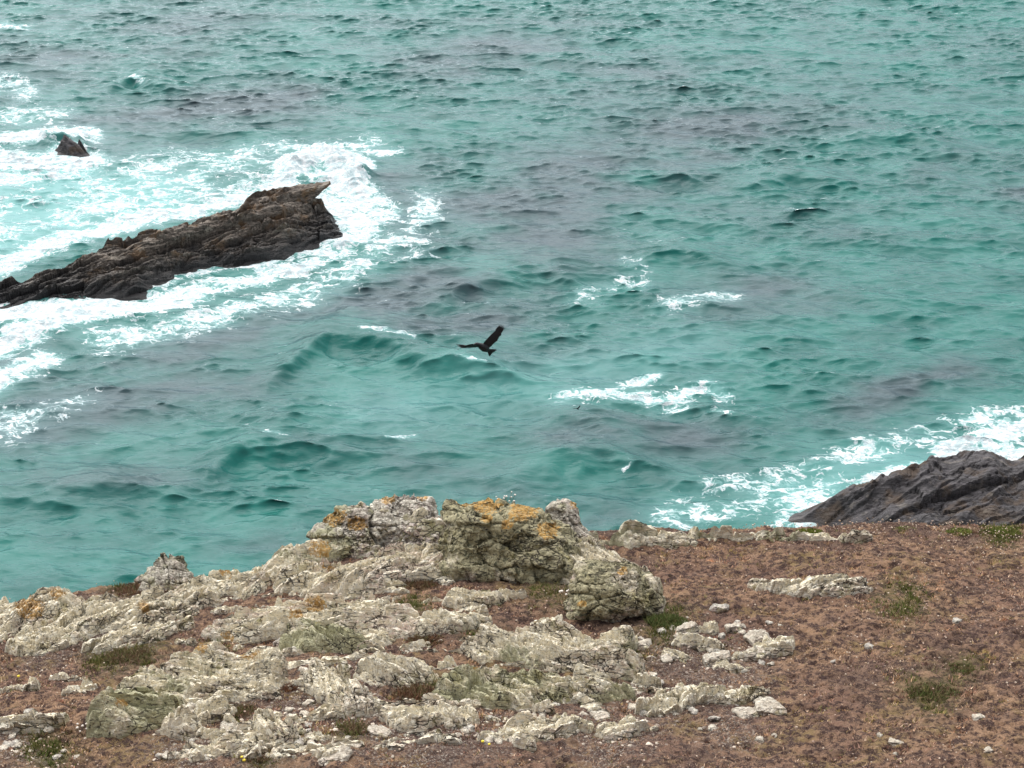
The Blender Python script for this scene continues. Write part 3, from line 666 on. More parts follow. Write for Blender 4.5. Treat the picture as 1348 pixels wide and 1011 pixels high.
flower_plant('thrift_plant', 'thrift with white heads between the two boulders', 742, 792, .02, 7, M_white, 'flower', 'thrift plants in seed', .012, .07)
flower_plant('thrift_plant', 'thrift with pale heads at the left foot of the smaller boulder', 764, 818, .02, 7, M_pinkh, 'flower', 'thrift plants in seed', .010, .08)
flower_plant('thrift_plant', 'white-headed thrift beside the blunt green nose of rock', 112, 968, .0, 6, M_white, 'flower', 'thrift plants in seed', .010, .06)
flower_plant('yellow_flower', 'single yellow flower in turf at the far left', 25, 902, .0, 1, M_yel, 'flower', 'yellow flowers', .015, .01)
flower_plant('yellow_flower', 'yellow flower pair at the bottom edge, centre', 640, 992, .0, 2, M_yel, 'flower', 'yellow flowers', .012, .04)
flower_plant('yellow_flower', 'yellow flower at the bottom edge below the crooked ledge', 318, 1010, .0, 2, M_yel, 'flower', 'yellow flowers', .012, .03)
for i, (a, b, l_) in enumerate([(1322, 702, 'leafy green samphire cushion on the rim at the far right'), (1190, 699, 'yellowish samphire sprig on the rim above the turf, right of centre'), (1262, 702, 'straggly samphire on the rim below the dark shore rock')]):
    grass_tuft(l_, a, b, (.20, .12, .14)[i], .05, (420, 120, 160)[i], [(.15, .19, .04), (.22, .22, .06), (.10, .13, .03)], 450 + i, 'samphire on the rim', .02, 'plant', 'samphire_plant')

# ------------------------------------------------------------------ sea rocks
def sea_rock_material(name, top, low, wet=.35, ang=0.4, pale=.5):
    s = NT(name); g = s.n('ShaderNodeNewGeometry'); sep = s.n('ShaderNodeSeparateXYZ'); s.l(g.outputs['Position'], sep.inputs[0])
    st = s.map((.5, 4.0, 5.0), (0, 0, -ang))
    c = s.mix(s.rng(s.noise(1.6, 5, .65, co=st), .38, .64), tuple(q * .55 for q in top), tuple(q * 1.45 for q in top))
    c = s.mix(s.rng(s.noise(1.1, 4), .5, .65), c, tuple(q * .8 for q in (top[0] * 1.3, top[1], top[2] * .7)))
    c = s.mix(s.math('MULTIPLY', s.rng(s.noise(1.3, 4, .6, co=s.map((1, 2.2, 2))), .58, .66), pale), c, (.34, .30, .25))
    c = s.mix(s.math('MULTIPLY', s.rng(s.noise(2.2, 5, .65, co=st), .56, .64), .8), c, (.025, .022, .022))
    tide = s.rng(s.math('ADD', sep.outputs[2], s.math('MULTIPLY', s.noise(1.5, 3), .8)), wet, wet + .9)
    c = s.mix(tide, low, c)
    n = s.bump(s.noise(2.6, 7, .7, co=st), .9, .16); n = s.bump(s.noise(9, 5, .7), .7, .05, n)
    return s.done(c, s.rng(tide, 0, 1, .35, .85), n, .4)

def sea_rock(name, label, poly, hts, dpx, st, mat, back=.55, sp=.5, amp=.22, seed=0, cat='rock', group=None, sink=.5, fade=.8, skew=0.0, finelift=.0):
    P = np.array(poly, float); wx, wy = at_sea(P[:, 0], P[:, 1]); w = np.stack([wx, wy], -1)
    xs = np.arange(w[:, 0].min() - 1, w[:, 0].max() + 1, st); ys = np.arange(w[:, 1].min() - 1, w[:, 1].max() + 1, st)
    X, Y = np.meshgrid(xs, ys); sd = sdf(X, Y, w) + .28 * noise(X * .9, Y * .9, seed=seed) + .12 * noise(X * 2.7, Y * 2.7, seed=seed + 1)
    px, _ = to_px(X, Y, 0 * X); H = np.interp(px, [h[0] for h in hts], [h[1] for h in hts])
    ax, ay = at_sea([P[:, 0].mean(), P[:, 0].mean() + dpx[0] * 10], [P[:, 1].mean(), P[:, 1].mean() + dpx[1] * 10])
    a = math.atan2(ay[1] - ay[0], ax[1] - ax[0]); ca, sa = math.cos(a), math.sin(a)
    al = X * ca + Y * sa; ac = -X * sa + Y * ca
    # local position across the rock, 0 near edge .. 1 far edge
    col = sd > 0; ymin = np.where(col, Y, 1e9).min(0); ymax = np.where(col, Y, -1e9).max(0)
    t = np.clip((Y - ymin) / np.maximum(ymax - ymin, .3), 0, 1)
    prof = sstep(0, 1, np.clip(sd / fade, 0, 1)) ** .6
    body = np.interp(t, [0, .10, back, .9, 1], [.15, .38, 1, .9, .4]) if skew == 0 else np.interp(t, [0, .2, back, 1], [.5, .7, 1, .8])
    z = prof * H * body * (1 + .28 * fbm(al * .45, ac * .8, oct=3, seed=seed + 2))
    for m, am in ((1, 1), (.4, .42), (.17, .2)):
        tt = (ac + .35 * noise(al * .35, ac * .6, seed=seed + 4) + z * .35) / (sp * m) + 1.5 * noise(al * .15, ac * .1, seed=seed + 6); i = np.floor(tt); fr = tt - i
        al_ = (.3 + hash1(i + 300, seed)) * np.clip(.4 + 1.0 * noise(al * .7 + i * 5.3, i * 2.2, seed=seed + 7), 0, 1.4)
        z += prof * amp * am * al_ * (sstep(0, .2, fr) * (1 - fr) - .3); z -= prof * amp * am * .5 * al_ * np.exp(-((fr - .02) / .07) ** 2)
    for (La, Lc, off, tilt, dep, cw) in ((4.5, .8, .30, .22, .18, .04), (1.6, .26, .10, .25, .08, .06)):
        cid, bd, ox, oy = vor2((al + .25 * noise(X, Y, seed=3)) / La * amp / .24, (ac + z * .4 + .15 * noise(X, Y, seed=5)) / Lc * amp / .24, seed)
        if skew: off, dep, tilt, cw = off * .45, dep * .8, tilt * .5, cw * .8
        z += prof * (off * (hash1(cid, 1) - .5) - oy * Lc * tilt * (.3 + 1.4 * hash1(cid, 2)) + ox * La * .2 * (hash1(cid, 3) - .5)) - prof * dep * np.exp(-(bd / cw) ** 2) * (.3 + hash1(cid, 4))
    z += prof * (.12 * fbm(al * .8, ac * 1.6, oct=3, seed=seed + 11) + .03 * fbm(X * 6, Y * 6, oct=2, seed=seed + 12))
    z -= (1 - sstep(-.4, .1, sd)) * sink + .05
    V = np.stack([X, Y - .18 * prof * z * (t < back), z], -1).reshape(-1, 3); F = grid_faces(len(xs), len(ys), sd > -.7)
    V, F, _ = compact(V, F, {})
    c0 = np.array([w[:, 0].mean(), w[:, 1].mean(), 0]); o = link(name, mesh_np(name, V - c0, F, mat, smooth=False), loc=c0)
    return tag(o, label, cat, group), w
M_sr = sea_rock_material('brown_sea_rock', (.155, .130, .108), (.018, .017, .018), .7, pale=.9)
M_sd = sea_rock_material('dark_shore_rock', (.074, .068, .072), (.030, .028, .030), .0, ang=.7, pale=.25)
r1, W1 = sea_rock('sea_rock', 'long brown jagged rock ridge awash in white surf on the left', [(-60, 404), (10, 404), (50, 402), (130, 394), (190, 386), (240, 364), (290, 352), (345, 350), (380, 338), (430, 322), (456, 312), (450, 292), (420, 280), (380, 284), (330, 296), (260, 322), (200, 330), (140, 344), (90, 362), (20, 380), (-60, 388)],
   [(-25, .3), (0, .38), (30, .5), (60, .75), (110, 1.05), (150, 1.2), (200, 1.3), (260, 1.3), (310, 1.5), (340, 1.8), (375, 1.85), (400, 1.35), (430, .75), (456, .3)], (4, -1), .045, M_sr, .62, .42, .24, 200)
# the fin leaning out at the top right of the ridge
fx, fy = at_sea(392, 296)
V, F = star_rock(5, [((-1, 0, 0), 1.6), ((1, .2, .1), 1.9), ((.25, -1, .3), .42), ((.14, 0, 1), .30), ((.36, 0, -1), .48), ((.2, 1, 0), .5)], 16)
V = roughen(V, F, 77, [(1.2, .10, 'f'), (3, .08, 'r'), (7, .04, 'r')])
tag(link('sea_rock', mesh_np('sea_rock', V, F, M_sr, smooth=False), loc=(float(fx) + .3, float(fy), 1.6)), 'pointed rock fin jutting up right from the end of the brown ridge', 'rock').rotation_euler = (0, -.30, .15)
r2, W2 = sea_rock('sea_rock', 'small black rock poking out of breaking foam at the upper left', [(74, 203), (90, 205), (106, 206), (116, 203), (114, 197), (100, 193), (84, 193), (70, 198)], [(46, .15), (70, .25), (80, .55), (87, .85), (96, .75), (106, .6), (116, .3)], (2, 1), .05, M_sd, .5, .4, .2, 230, fade=.5)
r3, W3 = sea_rock('shore_rock', 'big dark grey shore rock rising out of surf behind the headland at right', [(1030, 690), (1090, 700), (1200, 760), (1500, 800), (2100, 760), (2100, 640), (1700, 610), (1500, 606), (1348, 612), (1300, 622), (1240, 626), (1160, 646), (1100, 658), (1050, 668)],
   [(1030, .4), (1070, .8), (1100, .95), (1150, 1.3), (1210, 1.95), (1250, 1.6), (1300, 1.6), (1330, 1.3), (1350, 1.6), (1500, 2.2), (2100, 4)], (2, -1), .06, M_sd, .75, .9, .13, 250, fade=1.6, skew=1)

# ------------------------------------------------------------------ sea
def ocean(N, L, peak, rms, wdir, spread, seed, lo=0.0, hi=1e9):
    r_ = np.random.default_rng(seed); k1 = 2 * np.pi * np.fft.fftfreq(N, L / N); KX, KY = np.meshgrid(k1, k1)
    K = np.hypot(KX, KY); K[0, 0] = 1e-6; kp = 2 * np.pi / peak
    th = np.arctan2(KY, KX) - math.atan2(wdir[1], wdir[0])
    S = K ** -3.7 * np.exp(-1.1 * (kp / K) ** 2) * (np.abs(np.cos(th)) ** spread) * (np.cos(th) > -.2); S[0, 0] = 0
    lam = 2 * np.pi / K; S = S * np.exp(-(.28 / lam) ** 2) * (lam > lo) * (lam < hi)
    A = np.sqrt(S) * (r_.normal(size=(N, N)) + 1j * r_.normal(size=(N, N)))
    h = np.fft.ifft2(A); sc_ = rms / np.real(h).std(); h = np.real(h) * sc_
    dx = np.real(np.fft.ifft2(A * -1j * KX / K)) * sc_; dy = np.real(np.fft.ifft2(A * -1j * KY / K)) * sc_
    ga = np.real(np.fft.ifft2(A * KX * KX / K + A * KY * KY / K)) * sc_
    return h, dx, dy, ga, L, N
def samp(T, L, N, x, y):
    u = (x / L % 1) * N; v = (y / L % 1) * N; i = np.floor(u).astype(int) % N; j = np.floor(v).astype(int) % N; f, g = u - np.floor(u), v - np.floor(v)
    i2, j2 = (i + 1) % N, (j + 1) % N
    return (T[j, i] * (1 - f) + T[j, i2] * f) * (1 - g) + (T[j2, i] * (1 - f) + T[j2, i2] * f) * g
WD = (-.28, -1.0)
OA = ocean(1024, 93.0, 6.0, .078, WD, 5, 1); OB = ocean(1024, 61.0, 1.4, .031, (.12, -1.0), 8, 2)
xs = axis(-42, 42, .10, -6000, 6000, 1.12); ys = axis(50, 146, .10, 8, 9000, 1.12)
X, Y = np.meshgrid(xs, ys)
PX, PY = to_px(X, Y, 0 * X)
H = np.zeros(X.shape); DX = np.zeros(X.shape); DY = np.zeros(X.shape); G = np.zeros(X.shape)
fadeo = 1 - .0 * X
spx = np.gradient(xs)[None, :] + 0 * X; spy = np.gradient(ys)[:, None] + 0 * Y; fo = np.clip(1.4 - np.maximum(spx, spy) / 1.5, 0, 1)
grp = np.clip(.80 + .7 * noise(X * .06, Y * .09, seed=130) + 1.1 * noise(X * .30, Y * .42, seed=131), .2, 1.6); LEAN = 0
for T, g_ in ((OA, 1), (OB, 1)):
    h, dx, dy, ga, L, N = T
    H += samp(h, L, N, X, Y) * fo * (grp if T is OB else 1); q_ = (grp if T is OB else 1); DX += samp(dx, L, N, X, Y) * fo * q_; DY += samp(dy, L, N, X, Y) * fo * q_; LEAN = LEAN + .7 * np.maximum(samp(h, L, N, X, Y) * fo * q_, 0); G += samp(ga, L, N, X, Y) * fo
def seg(pts, r, sq=.55):
    """distance field (0..1) to a polyline given by photo points"""
    out = np.zeros(X.shape)
    for (a, b) in zip(pts[:-1], pts[1:]):
        bb = (PX > min(a[0], b[0]) - 3 * r) & (PX < max(a[0], b[0]) + 3 * r) & (PY > min(a[1], b[1]) - 3 * r) & (PY < max(a[1], b[1]) + 3 * r)
        if not bb.any(): continue
        x, y = PX[bb], PY[bb] / sq; ax, ay, bx, by = a[0], a[1] / sq, b[0], b[1] / sq
        L2 = (bx - ax) ** 2 + (by - ay) ** 2 + 1e-9; t = np.clip(((x - ax) * (bx - ax) + (y - ay) * (by - ay)) / L2, 0, 1)
        d = np.hypot(x - ax - t * (bx - ax), y - ay - t * (by - ay))
        out[bb] = np.maximum(out[bb], np.exp(-(d / r) ** 2))
    return out
# rolling swells
DYS = np.zeros(X.shape)
def swell(pts, hgt, r):
    global H, DYS
    out = np.zeros(X.shape)
    P = np.array([at_sea(*p) for p in pts]); yc = np.interp(X, P[:, 0], P[:, 1]); d = Y - yc
    x0, x1 = P[0, 0], P[-1, 0]; env = sstep(x0 - 1.5, x0 + 2.0, X) * (1 - sstep(x1 - 2.0, x1 + 1.5, X))
    d = d + .5 * noise(X * .5, Y * .5, seed=133) + .2 * noise(X * 1.6, Y * 1.6, seed=134); prof = np.where(d > 0, np.exp(-(d / (2.2 * r)) ** 2), np.exp(-(d / (.8 * r)) ** 2))
    H = H + hgt * prof * env; DYS = DYS - .4 * hgt * prof * env
    return prof * env
sw = 0
for pts, hg, r in [([(355, 500), (400, 470), (440, 447), (500, 450), (560, 480), (600, 488), (680, 492)], .62, 1.5), ([(240, 640), (330, 590), (370, 582), (430, 600)], .45, 1.3), ([(660, 640), (740, 612), (800, 600), (860, 615)], .45, 1.1),
                   ([(140, 120), (180, 108), (230, 120)], .6, 1.0), ([(560, 400), (640, 372), (720, 360), (780, 372)], .4, 1.3), ([(840, 345), (900, 330), (960, 350)], .35, 1.2), ([(60, 660), (150, 640), (240, 650)], .35, 1.2),
                   ([(430, 360), (520, 372), (600, 360)], .3, 1.2), ([(960, 250), (1050, 235), (1130, 250)], .35, 1.2), ([(1100, 190), (1180, 180), (1250, 195)], .35, 1.2), ([(700, 560), (760, 552), (830, 566)], .3, 1.0)]:
    swell(pts, hg, r)
# foam density
FO = np.zeros(X.shape)
def foam(pts, r, s, sq=.55):
    global FO
    FO = np.maximum(FO, s * seg(pts, r, sq))
foam([(-60, 470), (10, 452), (60, 430), (120, 408), (200, 402), (260, 384)], 30, 1.15)
foam([(-60, 440), (0, 415), (70, 408), (150, 404)], 32, 1.3); foam([(-60, 470), (0, 452), (70, 425), (130, 408)], 26, 1.25); foam([(260, 380), (330, 368), (400, 352), (450, 328)], 26, .92)
foam([(-40, 520), (20, 490), (60, 470)], 30, .95); foam([(-40, 570), (20, 560), (100, 530)], 44, .58); foam([(-30, 545), (20, 545)], 24, .66); foam([(130, 450), (230, 430), (320, 405), (400, 384), (470, 352)], 46, .68)
foam([(450, 322), (478, 300), (500, 280), (470, 255), (440, 240)], 34, 1.0); foam([(380, 222), (420, 210), (450, 215), (475, 215)], 24, 1.3); foam([(420, 265), (460, 275), (480, 300)], 30, 1.15)
foam([(490, 335), (535, 310), (556, 290), (560, 262)], 36, .64); foam([(440, 198), (510, 200), (525, 198)], 12, .72); foam([(540, 335), (560, 320)], 20, .6); foam([(510, 350), (560, 330)], 24, .55)
foam([(-60, 385), (0, 352), (60, 322), (130, 300), (220, 280), (300, 268), (370, 240)], 24, 1.05); foam([(-60, 330), (20, 300), (120, 275), (220, 262), (330, 245)], 56, .66)
foam([(-60, 290), (60, 262), (150, 250), (300, 222)], 50, .60); foam([(-60, 215), (0, 210), (60, 215), (120, 212)], 30, 1.1); foam([(-60, 190), (20, 183), (80, 174), (118, 178)], 22, 1.15); foam([(-60, 245), (40, 232), (110, 222)], 26, .85)
foam([(-40, 120), (10, 108), (30, 120)], 30, .72); foam([(-60, 160), (10, 150), (80, 150)], 34, .66); foam([(170, 225), (260, 210), (350, 196), (480, 190)], 30, .66); foam([(-30, 35), (10, 32), (35, 36)], 10, .7); foam([(170, 213), (210, 200), (280, 205), (350, 196)], 20, .56); foam([(230, 240), (300, 228), (370, 200)], 26, .56)
foam([(740, 526), (790, 522), (840, 520), (890, 532)], 24, .76); foam([(800, 515), (840, 500), (860, 495)], 16, .75); foam([(880, 525), (930, 508), (955, 520)], 22, .72); foam([(830, 500), (850, 495)], 14, .6); foam([(940, 540), (960, 545)], 12, .55)
foam([(480, 445), (545, 452)], 8, .72); foam([(600, 488), (640, 490)], 6, .75); foam([(510, 580), (545, 575)], 8, .66); foam([(350, 578), (380, 582)], 5, .66); foam([(820, 622), (830, 618)], 5, .62); foam([(175, 108), (188, 112)], 6, .8)
foam([(765, 388), (785, 380), (840, 372)], 24, .58); foam([(880, 398), (965, 388)], 24, .56); foam([(820, 340), (850, 355)], 14, .5)
foam([(1348, 600), (1300, 592), (1240, 610), (1190, 622), (1130, 648), (1080, 668)], 26, 1.05); foam([(1420, 560), (1348, 560), (1300, 575), (1250, 592)], 30, 1.15)
foam([(1348, 545), (1280, 555), (1200, 575), (1120, 600), (1050, 625), (990, 650)], 46, .64); foam([(1090, 640), (1030, 655), (960, 672), (880, 680)], 46, .68); foam([(930, 640), (980, 635), (1040, 650)], 32, .64)
foam([(900, 650), (880, 670)], 30, .56); foam([(1240, 555), (1310, 545)], 16, .66); foam([(1400, 615), (1348, 600)], 26, 1.2)
near = np.zeros(X.shape)
sub = (PX > -200) & (PX < 1800) & (PY > 60) & (PY < 830) & (Y > 5)
for W, rr in ((W1, .9), (W2, .6), (W3, .8)):
    sdv = np.full(X.shape, -99.0); sdv[sub] = sdf(X[sub], Y[sub], W); near = np.maximum(near, np.exp(-(np.clip(-sdv, 0, 99) / rr) ** 2))
FO = np.maximum(FO, near * .75)
FO = FO + .16 * noise(X * .55, Y * .35, seed=140) * (FO > .03) * np.minimum(FO * 3, 1)
q9 = np.percentile(G[::4, ::4], [99.6, 99.97]); jac = sstep(q9[0], q9[1], G); FO = np.maximum(FO, jac * .45)
FO = np.clip(FO, 0, 1.3)
H += .16 * np.clip(FO - .55, 0, 1) * fbm(X * 1.0, Y * 1.0, oct=3, seed=141)
pile = seg([(385, 224), (425, 212), (455, 220), (470, 232)], 17, .8); H += .9 * pile * (.8 + .40 * fbm(X * .9, Y * .9, oct=3, seed=143))
FO = np.clip(FO + .7 * pile, 0, 1.5); pile2 = seg([(60, 186), (110, 184)], 10, .8)  + .5 * seg([(20, 440), (90, 415)], 22, .8); H += .5 * np.clip(pile2, 0, 1) * (.75 + .6 * fbm(X * 1.3, Y * 1.3, oct=4, seed=144))
# seaweed-covered reef under the water (grey-violet patches), plus water shadow painted at the headland foot
RE = np.zeros(X.shape)
def reef_and_shade(pts, r, s, sq=.42):
    global RE
    RE = np.maximum(RE, s * seg(pts, r, sq))
reef_and_shade([(700, 270), (800, 235), (900, 205), (960, 180)], 112, .95); reef_and_shade([(560, 90), (640, 60), (700, 70)], 100, .6); reef_and_shade([(760, 110), (850, 95)], 75, .7); reef_and_shade([(560, 260), (660, 300), (740, 330)], 100, .8); reef_and_shade([(150, 170), (260, 160), (380, 130)], 80, .75)
reef_and_shade([(0, 90), (120, 60), (240, 40)], 112, .5); reef_and_shade([(60, 480), (180, 470), (330, 440), (480, 400), (600, 380)], 75, .95); reef_and_shade([(40, 560), (160, 520), (300, 500)], 87, .75); reef_and_shade([(60, 640), (200, 640)], 87, .35); reef_and_shade([(1130, 540), (1200, 510), (1250, 480)], 60, .8)
reef_and_shade([(760, 575), (840, 560), (900, 575)], 75, .7); reef_and_shade([(1260, 230), (1340, 250)], 75, .6); reef_and_shade([(1000, 280), (1100, 300)], 75, .3); reef_and_shade([(700, 480), (760, 470)], 62, .5); reef_and_shade([(380, 560), (560, 620), (700, 660), (800, 675)], 75, .35); reef_and_shade([(280, 720), (340, 715), (760, 690), (820, 680)], 30, .6)  # last stroke is the dark shadow on the water below the headland, painted in
reef_and_shade([(540, 430), (640, 420), (720, 400)], 57, .8); reef_and_shade([(870, 420), (960, 390), (1040, 380)], 70, .5); reef_and_shade([(520, 240), (560, 320)], 50, .7); reef_and_shade([(1020, 150), (1100, 160)], 50, .4)
RE = np.clip(RE * (.95 + .75 * fbm(X * .16, Y * .20, oct=5, seed=150)) + .40 * np.clip(fbm(X * .07, Y * .10, oct=3, seed=152), 0, 1), 0, 1)
AE = np.clip(.9 * seg([(-60, 330), (20, 300), (120, 270), (200, 255)], 60) + .8 * seg([(-60, 250), (80, 235)], 50) + .6 * FO ** 1.5 + .5 * seg([(1060, 650), (1200, 600)], 40) + .35 * seg([(500, 540), (620, 520), (900, 460)], 60), 0, 1)
V = np.stack([X - 1.0 * DX, Y - 1.0 * DY + DYS - .5 * LEAN, H], -1).reshape(-1, 3)

def sea_material():
    s = NT('sea_water'); pos = s.n('ShaderNodeNewGeometry').outputs['Position']
    F = s.attr('foam'); R = s.attr('reef_and_shade'); A = s.attr('aerated')
    n1 = s.noise(.35, 4, .6, co=pos)
    deep = s.mix(s.rng(n1, .35, .65), (.004, .080, .068), (.017, .126, .106))
    c = s.mix(s.rng(s.math('ADD', s.math('MULTIPLY', R, .75), s.math('MULTIPLY', s.noise(.8, 5, .6, co=pos), .45)), .10, 1.05), deep, (.034, .054, .062))
    c = s.mix(s.math('MULTIPLY', A, .75), c, (.14, .34, .33))
    # lacy foam
    w1 = s.n('ShaderNodeVectorMath', operation='MULTIPLY_ADD'); s.l(s.noise(1.1, 3, .6, co=pos, col=True), w1.inputs[0]); w1.inputs[1].default_value = (1.5, 1.5, 0); s.l(pos, w1.inputs[2]); wp = w1.outputs[0]
    sq = s.map((.8, 1.35, .0), (0, 0, .15), wp)
    lace = s.math('SUBTRACT', 1.0, s.rng(s.vor(1.25, 'DISTANCE_TO_EDGE', sq), 0, .30, 0, 1, False))
    lace2 = s.math('SUBTRACT', 1.0, s.rng(s.vor(3.4, 'DISTANCE_TO_EDGE', sq), 0, .30, 0, 1, False))
    nn = s.noise(2.6, 6, .72, co=sq); big = s.noise(.9, 4, .6, co=sq)
    v = s.math('ADD', s.math('MULTIPLY', lace, .36), s.math('MULTIPLY', lace2, .30))
    v = s.math('ADD', v, s.math('MULTIPLY', s.math('SUBTRACT', nn, .5), 1.7)); v = s.math('ADD', v, s.math('MULTIPLY', s.math('SUBTRACT', big, .5), 1.5))
    v = s.math('ADD', v, s.math('MULTIPLY', F, 1.0))
    f = s.rng(v, 1.00, 1.22); f = s.math('MULTIPLY', f, s.rng(F, .12, .35))
    thin = s.math('MULTIPLY', s.rng(v, .75, 1.15), s.math('MULTIPLY', s.rng(F, .40, .7), .42))
    c = s.mix(thin, c, (.35, .58, .57))
    c = s.mix(f, c, s.mix(s.rng(s.noise(3.5, 5, .7, co=pos), .4, .62), (.48, .60, .63), (.80, .82, .83)))
    rip = s.noise(3.2, 4, .55, co=s.map((.7, 1.7, 1), (0, 0, .1), pos)); rip2 = s.noise(9, 3, .6, co=s.map((.8, 1.6, 1), (0, 0, -.2), pos))
    n = s.bump(s.math('ADD', rip, s.math('MULTIPLY', rip2, .12)), .5, .10)
    fn = s.bump(s.math('ADD', s.noise(5, 5, .7, co=pos), s.math('MULTIPLY', v, .5)), .9, .16)
    # light scattered back out of the water does not follow the small slopes; only the mirror does
    gn = s.n('ShaderNodeNewGeometry').outputs['Normal']
    up = s.n('ShaderNodeVectorMath', operation='MULTIPLY_ADD'); s.l(gn, up.inputs[0]); up.inputs[1].default_value = (.28, .28, .28); up.inputs[2].default_value = (0, 0, .72)
    nz = s.n('ShaderNodeVectorMath', operation='NORMALIZE'); s.l(up.outputs[0], nz.inputs[0])
    df = s.n('ShaderNodeBsdfDiffuse'); s.l(c, df.inputs['Color']); s.l(nz.outputs[0], df.inputs['Normal'])
    gl = s.n('ShaderNodeBsdfGlossy'); gl.inputs['Roughness'].default_value = .12; gl.inputs['Color'].default_value = (.64, .72, .77, 1); s.l(n, gl.inputs['Normal'])
    fr = s.n('ShaderNodeFresnel'); fr.inputs['IOR'].default_value = 1.30; s.l(n, fr.inputs['Normal'])
    w_ = s.n('ShaderNodeMixShader'); s.l(fr.outputs[0], w_.inputs[0]); s.l(df.outputs[0], w_.inputs[1]); s.l(gl.outputs[0], w_.inputs[2])
    m = s.done(c, .9, fn, .2)
    mx = s.n('ShaderNodeMixShader'); s.l(f, mx.inputs[0]); s.l(w_.outputs[0], mx.inputs[1]); s.l(s.b.outputs[0], mx.inputs[2]); s.l(mx.outputs[0], s.out.inputs[0])
    return m
sea = link('sea', mesh_np('sea', V, grid_faces(len(xs), len(ys)), sea_material(), dict(foam=FO.ravel(), reef_and_shade=RE.ravel(), aerated=AE.ravel())))
tag(sea, kind='structure'); print('sea verts', len(V))

# ------------------------------------------------------------------ bird
def loft(rings, closed=True):
    n = len(rings[0]); V = np.array([p for r in rings for p in r]); F = []
    for i in range(len(rings) - 1):
        for k in range(n): F.append([i * n + k, i * n + (k + 1) % n, (i + 1) * n + (k + 1) % n, (i + 1) * n + k])
    return V, F, [list(range(n))[::-1], [len(V) - n + k for k in range(n)]]
def make_bird(name, label, px, py, dist, scale=1.0):
    bm = bmesh.new()
    def add(V, F, caps=()):
        vs = [bm.verts.new(p) for p in V]
        for f in list(F) + list(caps):
            try: bm.faces.new([vs[i] for i in f])
            except ValueError: pass
    def ringset(path, n=12):
        rings = []
        for i, (p, ra, rb) in enumerate(path):
            t = np.array(path[min(i + 1, len(path) - 1)][0]) - np.array(path[max(i - 1, 0)][0]); t = t / np.linalg.norm(t)
            a = np.cross(t, (0, 0, 1.)); a /= np.linalg.norm(a); b = np.cross(a, t)
            rings.append([np.array(p) + ra * a * math.cos(6.2832 * k / n) + rb * b * math.sin(6.2832 * k / n) for k in range(n)])
        add(*(lambda q: (q[0], q[1], q[2]))(loft(rings)))
    # body axis: local x = image right, y = image up, z = towards the camera; beak, head, neck, chest, rump, tail root
    ringset([((-.118, .028, .135), .003, .003), ((-.104, .030, .115), .008, .009), ((-.090, .034, .095), .018, .018), ((-.070, .033, .070), .024, .025), ((-.050, .026, .045), .026, .027), ((-.020, .010, .015), .042, .046), ((.015, -.010, -.02), .048, .050), ((.045, -.026, -.07), .036, .036), ((.065, -.034, -.11), .018, .014)])
    # tail fan: feathers
    for k in range(7):
        a = (k - 3) / 3
        d = np.array([.052 + .050 * (a if a > 0 else a * .6), -.040 + .036 * a, -.09]); s0 = np.array([.055, -.028, -.085])
        ringset([(tuple(s0), .010, .004), (tuple(s0 + d * .55), .013, .003), (tuple(s0 + d), .010, .0025)], 8)
    # wings: leading-edge and trailing-edge lines, joined as thin sections
    def wing(lead, trail, tips, thick=.005):
        rings = []
        for (a, b) in zip(lead, trail):
            a, b = np.array(a), np.array(b); c = b - a; th = max(np.linalg.norm(c) * .07, thick); nrm = np.cross(np.array(lead[-1]) - np.array(lead[0]), c); nrm /= np.linalg.norm(nrm); nrm = nrm if not rings or nrm @ pn_ > 0 else -nrm; pn_ = nrm
            rings.append([a, a + c * .2 + nrm * th, a + c * .6 + nrm * th * .7, b, a + c * .6 - nrm * th * .2, a + c * .2 - nrm * th * .3])
        add(*(lambda q: (q[0], q[1], q[2]))(loft(rings)))
        for (p, q, w) in tips:
            p, q = np.array(p), np.array(q); m = (p + q) / 2 + np.array([0, 0, .004])
            ringset([(tuple(p), w, .003), (tuple(m), w * .95, .0028), (tuple(q), w * .35, .0015)], 8)
    wing([(-.01, .035, .01), (.030, .085, .02), (.090, .150, .01), (.150, .205, -.01), (.185, .238, -.02)],
         [(.062, -.020, -.04), (.108, .012, -.05), (.174, .070, -.06), (.222, .138, -.06), (.236, .186, -.05)],
         [((.175, .215, -.02), (.208, .268, -.03), .009), ((.188, .210, -.03), (.228, .268, -.03), .009), ((.198, .200, -.035), (.244, .262, -.035), .009), ((.208, .192, -.04), (.254, .250, -.04), .009), ((.214, .180, -.045), (.256, .234, -.05), .009), ((.150, .205, -.01), (.196, .262, -.02), .008)])
    wing([(-.03, .036, .02), (-.085, .047, -.00), (-.155, .038, -.03), (-.225, .020, -.06)],
         [(.005, -.014, -.03), (-.060, -.004, -.09), (-.145, -.008, -.12), (-.215, -.010, -.12)],
         [((-.205, .018, -.06), (-.325, .034, -.10), .009), ((-.205, .012, -.07), (-.315, .020, -.12), .009), ((-.20, .006, -.085), (-.300, .008, -.14), .009), ((-.20, .000, -.10), (-.280, -.004, -.155), .009)], .009)
    bmesh.ops.recalc_face_normals(bm, faces=bm.faces)
    me = bpy.data.meshes.new(name); bm.to_mesh(me); bm.free()
    s = NT('black_plumage'); me.materials.append(s.done(s.mix(s.noise(60, 3), (.003, .004, .006), (.009, .010, .013)), .5, s.bump(s.noise(45, 2, co=s.map((1, 1, 6))), .4, .01), .35))
    o = link(name, me); md = o.modifiers.new('merge', 'REMESH'); md.mode = 'VOXEL'; md.voxel_size = .0024; md.use_smooth_shade = True
    right = Vector((1, 0, 0)); fwd = Vector((0, CP, -SP)); up = right.cross(fwd)
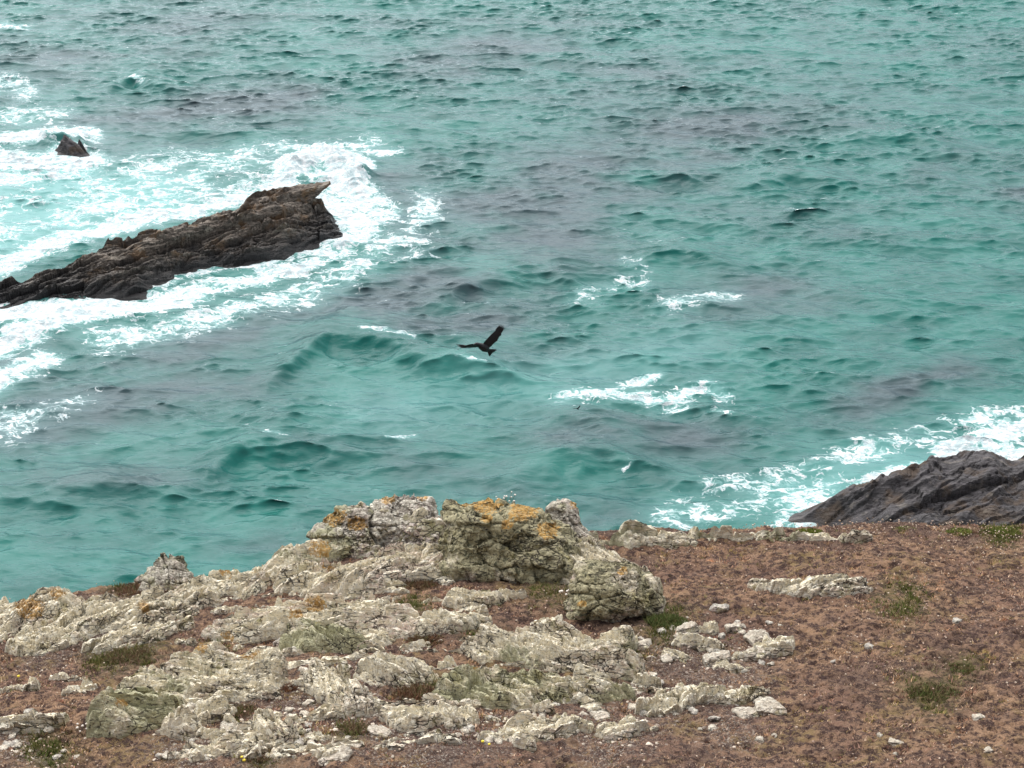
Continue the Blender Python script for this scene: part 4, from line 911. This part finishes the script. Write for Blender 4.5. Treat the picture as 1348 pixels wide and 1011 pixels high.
    R = Matrix((right, up, -fwd)).transposed().to_4x4(); dx, dy, dz = ray(px, py); d = Vector((float(dx), float(dy), float(dz)))
    o.matrix_world = Matrix.Translation(Vector((0, 0, CAMZ)) + d * dist) @ R @ Matrix.Scale(scale, 4)
    return tag(o, label, 'bird'), o
make_bird('bird', 'black crow-like bird gliding over the sea with one wing raised', 636, 457, 25.5, 1.12)
make_bird('bird', 'tiny distant black bird low over the foam right of the gliding crow', 760, 538, 52.0, .34)

# ------------------------------------------------------------------ camera, sky, sun
cam = bpy.data.cameras.new('camera'); co = bpy.data.objects.new('camera', cam); C.objects.link(co)
co.location = (0, 0, CAMZ); co.rotation_euler = (math.pi / 2 - PITCH, 0, 0); cam.sensor_fit = 'HORIZONTAL'; cam.angle = math.radians(30); cam.clip_start = .1; cam.clip_end = 30000
sc.camera = co
EL, AZ = math.radians(58), math.radians(-24)     # high soft light from the left
w = bpy.data.worlds.new('World'); sc.world = w; w.use_nodes = True; t = w.node_tree; bg = t.nodes['Background']
sky = t.nodes.new('ShaderNodeTexSky'); sky.sky_type = 'NISHITA'; sky.sun_disc = False; sky.sun_elevation = EL; sky.sun_rotation = AZ; sky.air_density = 1.2; sky.dust_density = 3.0
hs = t.nodes.new('ShaderNodeHueSaturation'); hs.inputs['Saturation'].default_value = .28; t.links.new(sky.outputs[0], hs.inputs['Color']); t.links.new(hs.outputs[0], bg.inputs[0]); bg.inputs[1].default_value = .14
sl = bpy.data.lights.new('sun', 'SUN'); sl.energy = 2.2; sl.angle = math.radians(96); sl.color = (1, .96, .90); so = bpy.data.objects.new('sun', sl); C.objects.link(so)
dirv = Vector((math.sin(AZ) * math.cos(EL), math.cos(AZ) * math.cos(EL), math.sin(EL)))
so.rotation_euler = dirv.to_track_quat('Z', 'Y').to_euler(); so.location = (0, 0, 60)
vs = sc.view_settings; vs.view_transform = 'Standard'; vs.look = 'None'; vs.gamma = 1; vs.use_curve_mapping = False; vs.exposure = 0.74
sc.cycles.max_bounces = 5; sc.cycles.diffuse_bounces = 3; sc.cycles.glossy_bounces = 3
